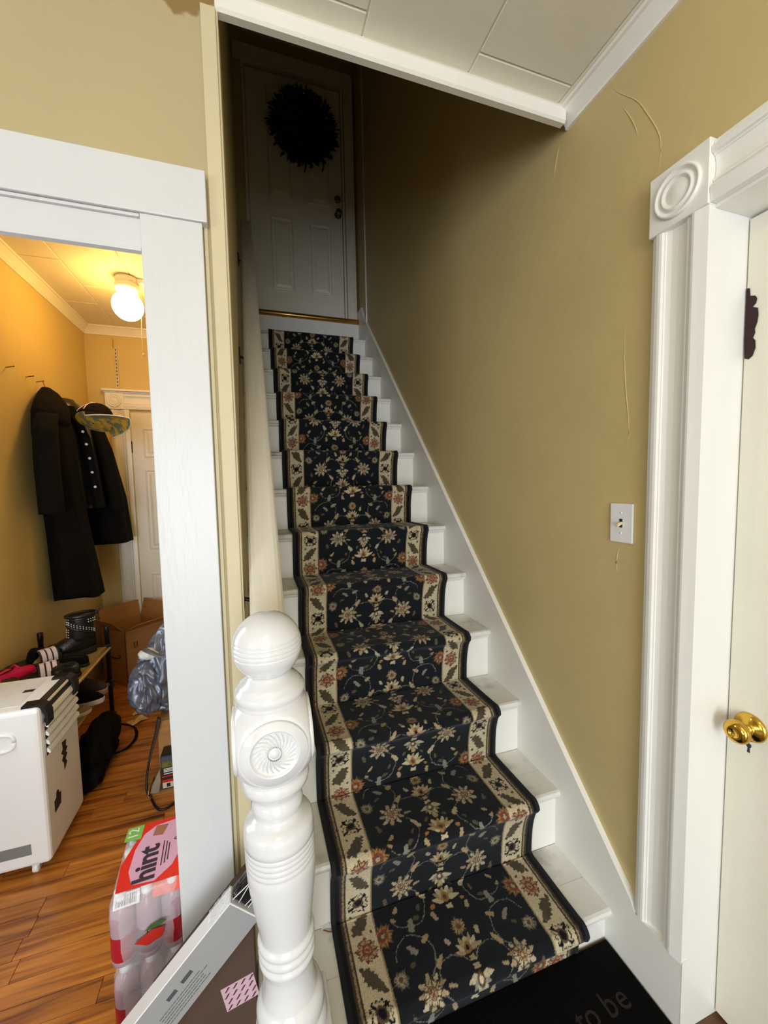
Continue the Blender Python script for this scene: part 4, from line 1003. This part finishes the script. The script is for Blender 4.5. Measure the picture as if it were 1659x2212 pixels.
shoe('flat_black_shoe', 'flat black shoe in front of the boot on the top shelf', (-1.985, 1.585, TOP), math.radians(75), 0.22, 0.085, 0.062, BLACKF, DKS, 0.016, LIN, 0.5)
shoe('black_clog', 'black clog on the front rods of the top shelf', (-1.965, 1.475, TOP), math.radians(62), 0.21, 0.085, 0.070, BLACKL, DKS, 0.02, LIN, 0.6)
shoe('grey_trainer', 'charcoal trainer with pink heel tab and laces on the middle shelf', (-1.965, 1.700, MID), math.radians(-98), 0.24, 0.088, 0.115, pm('charcoal_knit', srgb(58, 50, 46), 0.85, var=0.2, scale=40), pm('pinkish_sole', srgb(206, 170, 164), 0.5), 0.03, LIN, 0.5, pm('dusty_pink_lace', srgb(150, 90, 110), 0.7), CORAL)
shoe('white_soled_trainer', 'black trainer with pale sole on the middle shelf', (-1.950, 1.585, MID), math.radians(-88), 0.24, 0.088, 0.085, BLACKF, WHS, 0.026, LIN, 0.5)
bs = shoe('buckle_sandal', 'sandal with gold buckle behind the louvred air conditioner', (-1.965, 1.465, MID), math.radians(-75), 0.22, 0.082, 0.05, pm('olive_strap', srgb(150, 128, 82), 0.6), WHS, 0.018, None, 0.7)
def buckle(p):
    pts = [(-0.014, 0, -0.012), (0.014, 0, -0.012), (0.014, 0, 0.012), (-0.014, 0, 0.012), (-0.014, 0, -0.012)]
    tube('buckle', [(p[0]+a, p[1]+b, p[2]+c) for a, b, c in pts], 0.0028, BRASS, bs, 6, 0)
buckle((0.0, -0.10, 0.075))
tube('loose_strap', [(0.0, -0.10, 0.045), (0.01, -0.11, 0.075), (0.03, -0.12, 0.06), (0.06, -0.14, 0.02), (0.065, -0.15, -0.01)], 0.0045, pm('olive_strap', srgb(150, 128, 82), 0.6), bs, 6)

# ------------------------------------------------------------------ soft bags
from mathutils import noise as mnoise
def blob(name, c, rx, ry, rz, mat, parent, seed, fold=0.10, nf=2.0, sub=5, flat=None, sag=0.0, top=1.0, lim=None):
    """slack cloth shape: rounded body broken up by sharp ridged folds that run mostly downwards"""
    bm = bmesh.new(); bmesh.ops.create_icosphere(bm, subdivisions=sub, radius=1.0)
    o = Vector((seed*3.7, seed*1.3, seed*2.1))
    for v in bm.verts:
        p = v.co.copy(); z = p.z
        q = Vector((p.x*nf+0.5*z, p.y*nf, z*nf*0.45))+o
        q += 0.35*Vector(mnoise.noise_vector(q*0.8))
        r1 = 1-abs(mnoise.noise(q))*2.2; r2 = 1-abs(mnoise.noise(q*2.3+o))*2.0
        f = 1+fold*(r1-0.55)+fold*0.45*(r2-0.5)
        s_ = 1+sag*(-z)*0.5; tp = 1-(1-top)*min(1, max(0, (z+0.1)/0.9))
        w_ = Vector((c[0]+rx*p.x*f*s_*tp, c[1]+ry*p.y*f*s_*tp, c[2]+rz*p.z*(0.9+0.1*f)))
        if flat is not None and w_.z < flat: w_.z = flat
        if lim and w_.x > lim: w_.x = lim
        v.co = w_
    return frombm(name, bm, mat, parent, True)
bb = thing('black_backpack', 'slumped black backpack on the floor by the shoe rack', 'bag', (-1.845, 1.52, 0.0))
blob('bag_body', (-1.845, 1.52, 0.115), 0.075, 0.21, 0.125, BLACKF, bb, 4, 0.30, 1.6, 5, 0.001)
blob('side_pocket', (-1.835, 1.36, 0.055), 0.06, 0.10, 0.062, BLACKF, bb, 9, 0.30, 1.5, 4, 0.001)
tube('shoulder_strap', [(-1.80, 1.68, 0.12), (-1.745, 1.74, 0.05), (-1.725, 1.70, 0.012), (-1.745, 1.60, 0.012), (-1.80, 1.55, 0.02)], 0.0085, BLACKF, bb, 8, 6, 0.5)
bx = thing('cardboard_carton', 'tan cardboard carton under the grey satin bag', 'box', (-1.37, 1.45, 0.0))
box('carton_body', -1.515, -1.205, 1.285, 1.60, 0.001, 0.300, CARD, bx, 0.003)
box('tape', -1.37, -1.32, 1.2845, 1.6005, 0.299, 0.3006, pm('brown_tape', srgb(150, 108, 60), 0.3), bx)
SATIN = pm('grey_blue_satin', srgb(120, 126, 142), 0.36, 0.55, var=0.25, scale=4)
sb = thing('satin_bag', 'shiny slate grey satin bag with strap slumped on the carton', 'bag', (-1.40, 1.42, 0.30))
blob('bag_body', (-1.455, 1.42, 0.530), 0.165, 0.135, 0.235, SATIN, sb, 12, 0.34, 2.0, 6, 0.301, 0.25, 0.72, -1.19)
blob('side_pouch', (-1.555, 1.33, 0.465), 0.075, 0.07, 0.135, SATIN, sb, 21, 0.40, 2.0, 5)
tube('bag_strap', [(-1.56, 1.335, 0.66), (-1.52, 1.27, 0.665), (-1.46, 1.26, 0.64), (-1.38, 1.27, 0.66)], 0.016, pm('grey_webbing', srgb(96, 98, 108), 0.4), sb, 8, 6, 0.35)
blob('white_cuff', (-1.545, 1.335, 0.635), 0.045, 0.035, 0.028, pm('white_satin', srgb(216, 214, 206), 0.4), sb, 3, 0.2, 1.5, 4)
tube('hanging_strap', [(-1.500, 1.262, 0.33), (-1.515, 1.255, 0.26), (-1.535, 1.245, 0.19), (-1.548, 1.235, 0.13)], lambda t: 0.017*(1-0.75*t)+0.003, pm('dark_webbing', srgb(58, 46, 42), 0.6), sb, 8, 6, 0.4)
tube('hanging_cord', [(-1.548, 1.235, 0.135), (-1.556, 1.215, 0.07), (-1.552, 1.19, 0.02), (-1.530, 1.165, 0.006)], 0.0052, BLACKM, sb, 8)
cd = tag(tube('black_cable', [(-1.525, 1.150, 0.006), (-1.500, 1.10, 0.006), (-1.470, 1.065, 0.006), (-1.43, 1.075, 0.006), (-1.40, 1.12, 0.008), (-1.395, 1.16, 0.02)], 0.0055, BLACKM), 'looped black cable on the wood floor by the printed box', 'cable')
# printed retail box and the tray it stands in
pb = thing('printed_box', 'small printed retail box with blue, green and red panels in front of the carton', 'box', (-1.42, 1.225, 0.0))
box('box_body', -1.490, -1.26, 1.195, 1.275, 0.008, 0.172, pm('black_card', srgb(38, 34, 30), 0.5), pb, 0.002)
PM = lambda x, z: basis((x, 1.1945, z), (1, 0, 0), (0, 0, 1))
patch('blue_band', PM(-1.375, 0.158), 0.222, 0.022, pm('blue_print', srgb(70, 82, 110), 0.4), pb)
patch('lawn_photo', PM(-1.375, 0.131), 0.222, 0.032, pm('lawn_print', srgb(112, 118, 44), 0.5, col2=srgb(70, 78, 30), scale=30), pb)
patch('red_band', PM(-1.375, 0.047), 0.222, 0.014, pm('red_print', srgb(206, 52, 36), 0.4), pb)
patch('red_rule', PM(-1.375, 0.070), 0.222, 0.005, pm('red_print', srgb(206, 52, 36), 0.4), pb)
patch('white_band', PM(-1.375, 0.026), 0.222, 0.028, pm('white_print', srgb(226, 214, 206), 0.5), pb)
for i in range(4): patch('pictogram', basis((-1.460+i*0.036, 1.1938, 0.026), (1, 0, 0), (0, 0, 1)), 0.016, 0.018, INK, pb)
for z, wd in ((0.108, 0.06), (0.101, 0.09), (0.094, 0.085), (0.083, 0.04)):
    patch('white_text_line', PM(-1.478+wd/2, z), wd, 0.0042, PLASTW, pb)
boxes('tray_flap', [(-1.545, -1.25, 1.170, 1.285, 0.0006, 0.005), (-1.545, -1.540, 1.172, 1.283, 0.005, 0.030)], CARD, pb)
mesh('torn_flap', [(-1.538, 1.18, 0.006), (-1.500, 1.185, 0.006), (-1.492, 1.19, 0.055), (-1.512, 1.20, 0.075), (-1.534, 1.20, 0.035), (-1.500, 1.215, 0.10)], [(0, 1, 2, 3), (0, 3, 4), (3, 2, 5)], pm('grey_card', srgb(150, 138, 120), 0.8), pb)

# open delivery carton in the far corner
ob = thing('open_carton', 'open brown delivery carton with curved arrow print in the far room corner', 'box', (-1.955, 2.635, 0.0), group=None, world=False, rot=(0, 0, math.radians(45)))
s_ = 0.155
boxes('carton_walls', [(-s_, s_, -s_, -s_+0.006, 0.001, 0.41), (-s_, s_, s_-0.006, s_, 0.001, 0.41), (-s_, -s_+0.006, -s_, s_, 0.001, 0.41), (s_-0.006, s_, -s_, s_, 0.001, 0.41), (-s_, s_, -s_, s_, 0.001, 0.007)], CARD, ob)
for q, (tilt, ln) in enumerate(((62, 0.15), (15, 0.14), (10, 0.13), (40, 0.12))):
    bm = bmesh.new(); abox(bm, -s_+0.004, s_-0.004, 0, 0.004, 0, ln)
    bm.transform(Matrix.Rotation(math.radians(90*q), 4, 'Z') @ Matrix.Translation((0, -s_, 0.41)) @ Matrix.Rotation(math.radians(tilt), 4, 'X'))
    frombm('flap', bm, CARD, ob)
AM = basis((-s_-0.0004, 0.0, 0.20), (0, -1, 0), (0, 0, 1))
arc = [(0.10*math.sin(a)-0.0, -0.10*math.cos(a)*0.45+0.03) for a in np.linspace(-0.95, 0.95, 15)]
arc2 = [(x, y+0.004+0.008*math.cos(x/0.1*1.3)) for x, y in arc][::-1]
polypatch('arrow_print', AM, arc+arc2, INK, ob)
polypatch('arrow_tip', AM, [(0.062, 0.022), (0.090, 0.026), (0.084, -0.004), (0.078, 0.014)], INK, ob)
for i in range(2): patch('handling_mark', basis((-0.09+i*0.02, -s_-0.0005, 0.30), (1, 0, 0), (0, 0, 1)), 0.007, 0.035, INK, ob)
patch('handling_mark', basis((-0.08, -s_-0.0005, 0.275), (1, 0, 0), (0, 0, 1)), 0.04, 0.004, INK, ob)
# bits of paper on the floor boards
for i, (x, y, a, lb) in enumerate(((-1.80, 2.20, 0.4, 'crumpled cream paper scrap in front of the open carton'), (-1.79, 2.02, 1.2, 'narrow cream paper strip on the floor boards'), (-1.765, 1.89, 0.8, 'yellowed paper scrap near the backpack strap'))):
    V = []; F = []; rnd = random.Random(i+3)
    for p in range(5):
        for q in range(4):
            u, v = (p/4-0.5)*(0.10 if i != 1 else 0.11), (q/3-0.5)*(0.07 if i != 1 else 0.02)
            V.append((x+u*math.cos(a)-v*math.sin(a), y+u*math.sin(a)+v*math.cos(a), 0.002+rnd.uniform(0, 0.016)))
            if p and q: k = p*4+q; F.append((k-5, k-4, k, k-1))
    tag(mesh('paper_scrap', V, F, pm('cream_paper', srgb(214, 186, 130), 0.8)), lb, 'litter', 'paper scraps on the room floor')

# ------------------------------------------------------------------ shrink wrapped bottle packs
FILM = pm('shrink_film', srgb(240, 236, 240), 0.10, alpha=0.30, var=0.02, bump=1.0, bscale=34)
PET = pm('pinkish_clear_bottle', srgb(206, 168, 182), 0.12, alpha=0.6, var=0.03)
RLAB = pm('red_bottle_label', srgb(170, 22, 34), 0.4, var=0.12, scale=14)
PLAB = pm('plum_bottle_label', srgb(96, 34, 52), 0.4, var=0.2, scale=14)
def bottle_pack(z0, lab):
    rz_ = math.radians(4)
    pk = thing('bottle_pack', lab, 'bottle pack', (-1.334, 0.378, z0), rz_, 'stacked bottle packs', False)
    d = 0.0605; H = 0.198
    prof = [(0.024, 0.002), (0.0295, 0.006), (0.0300, 0.02), (0.0296, 0.115), (0.0298, 0.135), (0.026, 0.154), (0.017, 0.168), (0.0125, 0.174), (0.0125, 0.180)]
    proto = None
    for i in range(3):
        for j in range(4):
            x, y = (i-1)*d, (j-1.5)*d
            if proto is None:
                b0 = lathe('bottle', prof, PET, pk, 20)
                l0 = lathe('bottle_label', [(0.0300, 0.020), (0.0302, 0.021), (0.0302, 0.086), (0.0300, 0.087)], RLAB, b0, 20, None, True, False)
                c0 = lathe('cap', [(0.0145, 0.172), (0.0148, 0.174), (0.0148, H-0.003), (0.0138, H), (0.0004, H)], PLASTW, b0, 18)
                proto = (b0, l0, c0); b0.location = (x, y, 0)
            else:
                nb = proto[0].copy(); COL.objects.link(nb); nb.parent = pk; nb.location = (x, y, 0)
                for ch in proto[1:]:
                    c = ch.copy(); COL.objects.link(c); c.parent = nb
                    if ch is proto[1] and (i+j) % 3 == 1:
                        c.data = ch.data.copy(); c.data.materials[0] = PLAB
    # film: scalloped outline that follows the bottles, puckered at the shoulder
    rings = []
    def outline(gr, z, seed):
        rnd = random.Random(seed); pts = []
        n = 96
        for k in range(n):
            a = 2*math.pi*k/n; c_, s_ = math.cos(a), math.sin(a)
            hx, hy = 1.5*d+gr, 2*d+gr
            r = 1/((abs(c_)/hx)**8+(abs(s_)/hy)**8)**(1/8)
            x, y = r*c_, r*s_
            sc = 0.0022*(abs(math.cos(math.pi*(y/d)))+abs(math.sin(math.pi*(x/d))))
            pts.append((x-c_*sc+rnd.uniform(-0.0008, 0.0008), y-s_*sc+rnd.uniform(-0.0008, 0.0008), z+rnd.uniform(-0.001, 0.001)))
        return pts
    for gr, z, sd in ((-0.012, 0.0012, 1), (0.0022, 0.006, 2), (0.0026, 0.06, 3), (0.0024, 0.130, 4), (0.001, 0.158, 5), (-0.007, 0.183, 6), (-0.014, H+0.0015, 7)): rings.append(outline(gr, z, sd))
    loft('shrink_film', rings, FILM, pk, True)
    return pk
packs = [bottle_pack(0.0, 'lower bottle pack of the stack beside the doorway jamb'), bottle_pack(0.2016, 'upper bottle pack with pink and red printed film beside the doorway jamb')]
def pack_print(pk):
    z = 0.2015; ex, ey = (0, 1, 0), (-1, 0, 0)
    RED = pm('red_film_print', srgb(226, 26, 34), 0.35, var=0.06); PNK = pm('pink_film_print', srgb(216, 170, 206), 0.35, var=0.04)
    GRN = pm('green_film_print', srgb(120, 190, 96), 0.35, var=0.05); NAVY = pm('navy_ink', srgb(26, 28, 60), 0.4)
    polypatch('red_print', basis((0, 0, z), (1, 0, 0), (0, 1, 0)), [(-0.070, -0.105), (0.084, -0.112), (0.086, 0.108), (-0.030, 0.112), (-0.050, 0.05), (-0.074, -0.02)], RED, pk, 0.0004)
    polypatch('pink_print', basis((0, 0, z+0.0006), (1, 0, 0), (0, 1, 0)), [(-0.035, -0.095), (0.02, -0.104), (0.06, -0.07), (0.078, -0.02), (0.084, 0.05), (0.066, 0.098), (0.0, 0.094), (-0.030, 0.07), (-0.046, 0.02), (-0.05, -0.05)], PNK, pk, 0.0004)
    polypatch('brown_print', basis((0, 0, z+0.0011), (1, 0, 0), (0, 1, 0)), [(-0.006, 0.055), (0.022, 0.048), (0.034, 0.085), (0.0, 0.092)], pm('brown_print', srgb(160, 108, 92), 0.4), pk, 0.0003)
    polypatch('green_print', basis((0, 0, z+0.0006), (1, 0, 0), (0, 1, 0)), [(-0.082, 0.062), (-0.038, 0.058), (-0.036, 0.112), (-0.080, 0.112)], GRN, pk, 0.0004)
    text('pack_count', '12', 0.040, PLASTW, pk, basis((-0.060, 0.086, z+0.0016), ex, ey), 0.0002)
    text('brand_lettering', 'hint', 0.074, NAVY, pk, basis((-0.006, -0.040, z+0.0018), ex, ey), 0.0002, 0.0022)
    for k, (x, l) in enumerate(((0.030, 0.085), (0.038, 0.075), (0.045, 0.06))):
        patch('small_print_line', basis((x, -0.02, z+0.0013), ex, ey), l, 0.0028, NAVY, pk, 0.0002)
    text('zero_mark', '0', 0.022, NAVY, pk, basis((0.064, 0.018, z+0.0018), ex, ey), 0.0002)
    # fold of the film with bar code on the side towards the hall
    ym = -0.1225
    patch('barcode_panel', basis((-0.045, ym+0.018, 0.176), (1, 0, 0), (0, 0.62, 0.78)), 0.060, 0.030, PLASTW, pk)
    bmB = bmesh.new(); rnd = random.Random(4); x = -0.070
    while x < -0.022:
        wv = rnd.choice((0.0009, 0.0016, 0.0024)); abox(bmB, x, x+wv, -0.0105, 0.0105, 0.0006, 0.0010); x += wv+rnd.choice((0.0012, 0.002))
    bmB.transform(basis((0.0, ym+0.018, 0.176), (1, 0, 0), (0, 0.62, 0.78)))
    bo = frombm('barcode', bmB, INK, pk); bo['kind'] = 'stuff'
    patch('orange_panel', basis((0.052, ym+0.017, 0.176), (1, 0, 0), (0, 0.62, 0.78)), 0.075, 0.030, pm('orange_print', srgb(230, 74, 44), 0.35), pk)
    polypatch('fruit_print', basis((0.0, ym-0.0040, 0.065), (1, 0, 0), (0, 0, 1)), [(-0.03, 0.0), (0.0, -0.018), (0.035, -0.006), (0.042, 0.02), (0.012, 0.022)], pm('fruit_red', srgb(186, 40, 26), 0.4), pk)
    polypatch('rind_print', basis((0.0, ym-0.0044, 0.070), (1, 0, 0), (0, 0, 1)), [(-0.005, 0.020), (0.030, 0.022), (0.048, 0.032), (0.036, 0.036), (0.008, 0.030)], pm('rind_green', srgb(64, 96, 40), 0.4), pk)
pack_print(packs[1])

# ------------------------------------------------------------------ things leaning by the newel
ANG = math.radians(45.5); AXV = Vector((math.cos(ANG), 0.0, math.sin(ANG))); NNV = Vector((-math.sin(ANG), 0, math.cos(ANG)))
TILT = Matrix(((AXV.x, 0, NNV.x, -1.098), (0, 1, 0, 0.05), (AXV.z, 0, NNV.z, 0.503), (0, 0, 0, 1)))
cbx = thing('brown_slant_carton', 'brown cardboard box with slanted top behind the newel and white carton', 'box', (-1.15, 0.13, 0.0))
prism('carton_body', [(-1.053, 0.001), (-1.30, 0.001), (-1.30, 0.215), (-1.072, 0.455), (-1.053, 0.47)], 'Y', 0.100, 0.190, CARDD, cbx)
SK = Matrix.Translation((-1.090, 0.0996, 0.208)) @ basis((0, 0, 0), (1, 0, 0.20), (-0.20, 0, 1))
patch('pink_sticker', SK, 0.078, 0.066, pm('pink_sticker_paper', srgb(206, 172, 184), 0.6), cbx)
bmD = bmesh.new()
for i in range(4):
    for j in range(4):
        x, y = -0.029+i*0.019+(0.004 if j % 2 else 0), -0.025+j*0.0165
        vs = [bmD.verts.new(SK @ Vector((x+a, y+b, 0.0011))) for a, b in ((-0.0075, -0.0055), (-0.003, -0.0055), (0.0075, 0.0045), (0.003, 0.0055))]
        bmD.faces.new(vs)
dm_ = frombm('dash_print', bmD, pm('plum_print', srgb(96, 30, 52), 0.6), cbx); dm_['kind'] = 'stuff'
wc = thing('white_carton', 'slim white carton with small grey print leaning diagonally in front of the brown box', 'box', (-1.47, 0.05, 0.0), world=False, rot=(0, 0, 0))
def white_carton():
    # long axis rises at 45 degrees towards the stairs; local x along it, y into the wall, z across the narrow top
    ang = math.radians(45.5); ax = Vector((math.cos(ang), 0.0, math.sin(ang))); nn = Vector((-math.sin(ang), 0, math.cos(ang)))
    end = Vector((-1.098+1.47, 0.0, 0.503))
    LN, WD, TK = 0.62, 0.088, 0.043
    M = Matrix(((ax.x, 0, nn.x, end.x), (0, 1, 0, 0), (ax.z, 0, nn.z, end.z), (0, 0, 0, 1)))
    bm = bmesh.new(); abox(bm, -LN, 0, 0, TK, -WD, 0, 0.0012, 1); bm.transform(M)
    b = frombm('carton_body', bm, pm('white_card', srgb(226, 226, 228), 0.35, var=0.01), wc)
    bm = bmesh.new(); abox(bm, -LN+0.003, -0.003, -0.0008, 0.0, -WD+0.002, -0.002); bm.transform(M)
    frombm('shaded_front', bm, pm('shaded_card_face', srgb(150, 150, 150), 0.5, var=0.02), wc)  # white carton's unlit front: its shade is put into a grey overlay colour
    F = lambda x, z: M @ basis((x, -0.0010, z), (1, 0, 0), (0, 0, 1))
    for x, z, w_, h_ in ((-0.170, -0.030, 0.030, 0.009), (-0.215, -0.030, 0.026, 0.009)): patch('dark_print_block', F(x, z), w_, h_, pm('slate_print', srgb(70, 78, 80), 0.5), wc, 0.0004)
    bmT = bmesh.new(); rnd = random.Random(8)
    for i in range(5):
        x = -0.27
        while x < -0.14+rnd.uniform(-0.03, 0.02):
            wv = rnd.uniform(0.004, 0.012); abox(bmT, x, x+wv, -0.0014, -0.0009, -0.047-i*0.0065, -0.0457-i*0.0065); x += wv+0.002
    bmT.transform(M); t_ = frombm('small_print', bmT, pm('slate_print', srgb(70, 78, 80), 0.5), wc); t_['kind'] = 'stuff'
    bmT = bmesh.new(); x = -0.52
    while x < -0.40: abox(bmT, x, x+0.007, 0.020, 0.0222, 0.0002, 0.0006); x += 0.0095
    bmT.transform(M); t_ = frombm('edge_print', bmT, GREYINK, wc); t_['kind'] = 'stuff'
    # shiny wrap over the upper end
    bm = bmesh.new(); bmesh.ops.create_grid(bm, x_segments=14, y_segments=10, size=0.5); r2 = random.Random(3)
    for v in bm.verts: v.co = M @ Vector((-0.035+v.co.x*0.07, 0.021+v.co.y*0.046, 0.0016+r2.uniform(0, 0.0025)))
    frombm('clear_wrap', bm, pm('clear_wrap', srgb(236, 238, 242), 0.08, alpha=0.35), wc)
white_carton()
bw = thing('black_wrapped_parcel', 'small black item in shiny clear wrap at the top of the white carton', 'parcel', (-1.085, 0.075, 0.47))
def parcel():
    bm = bmesh.new(); abox(bm, -0.028, 0.028, -0.016, 0.016, 0.0, 0.078, 0.008, 2); bmesh.ops.subdivide_edges(bm, edges=bm.edges[:], cuts=2, use_grid_fill=True)
    r2 = random.Random(6)
    M = TILT @ Matrix.Translation((0.0015, 0.024, -0.028)) @ Matrix.Rotation(math.radians(90), 4, 'Y')
    for v in bm.verts: v.co += Vector((r2.uniform(-.001, .001), r2.uniform(-.001, .001), 0))
    bm.transform(M); frombm('black_sleeve', bm, pm('black_gloss_card', srgb(18, 18, 20), 0.12, bump=0.4, bscale=60), bw)
    for a, b in ((-0.024, 0.01), (-0.006, -0.012), (0.012, 0.006), (0.022, -0.004)):
        tube('wrap_crease', [M @ Vector((a, -0.0175, 0.002)), M @ Vector((a+b*0.6, -0.0182, 0.04)), M @ Vector((a+b, -0.0172, 0.074))], 0.0011, PLASTW, bw, 5, 3)
parcel()
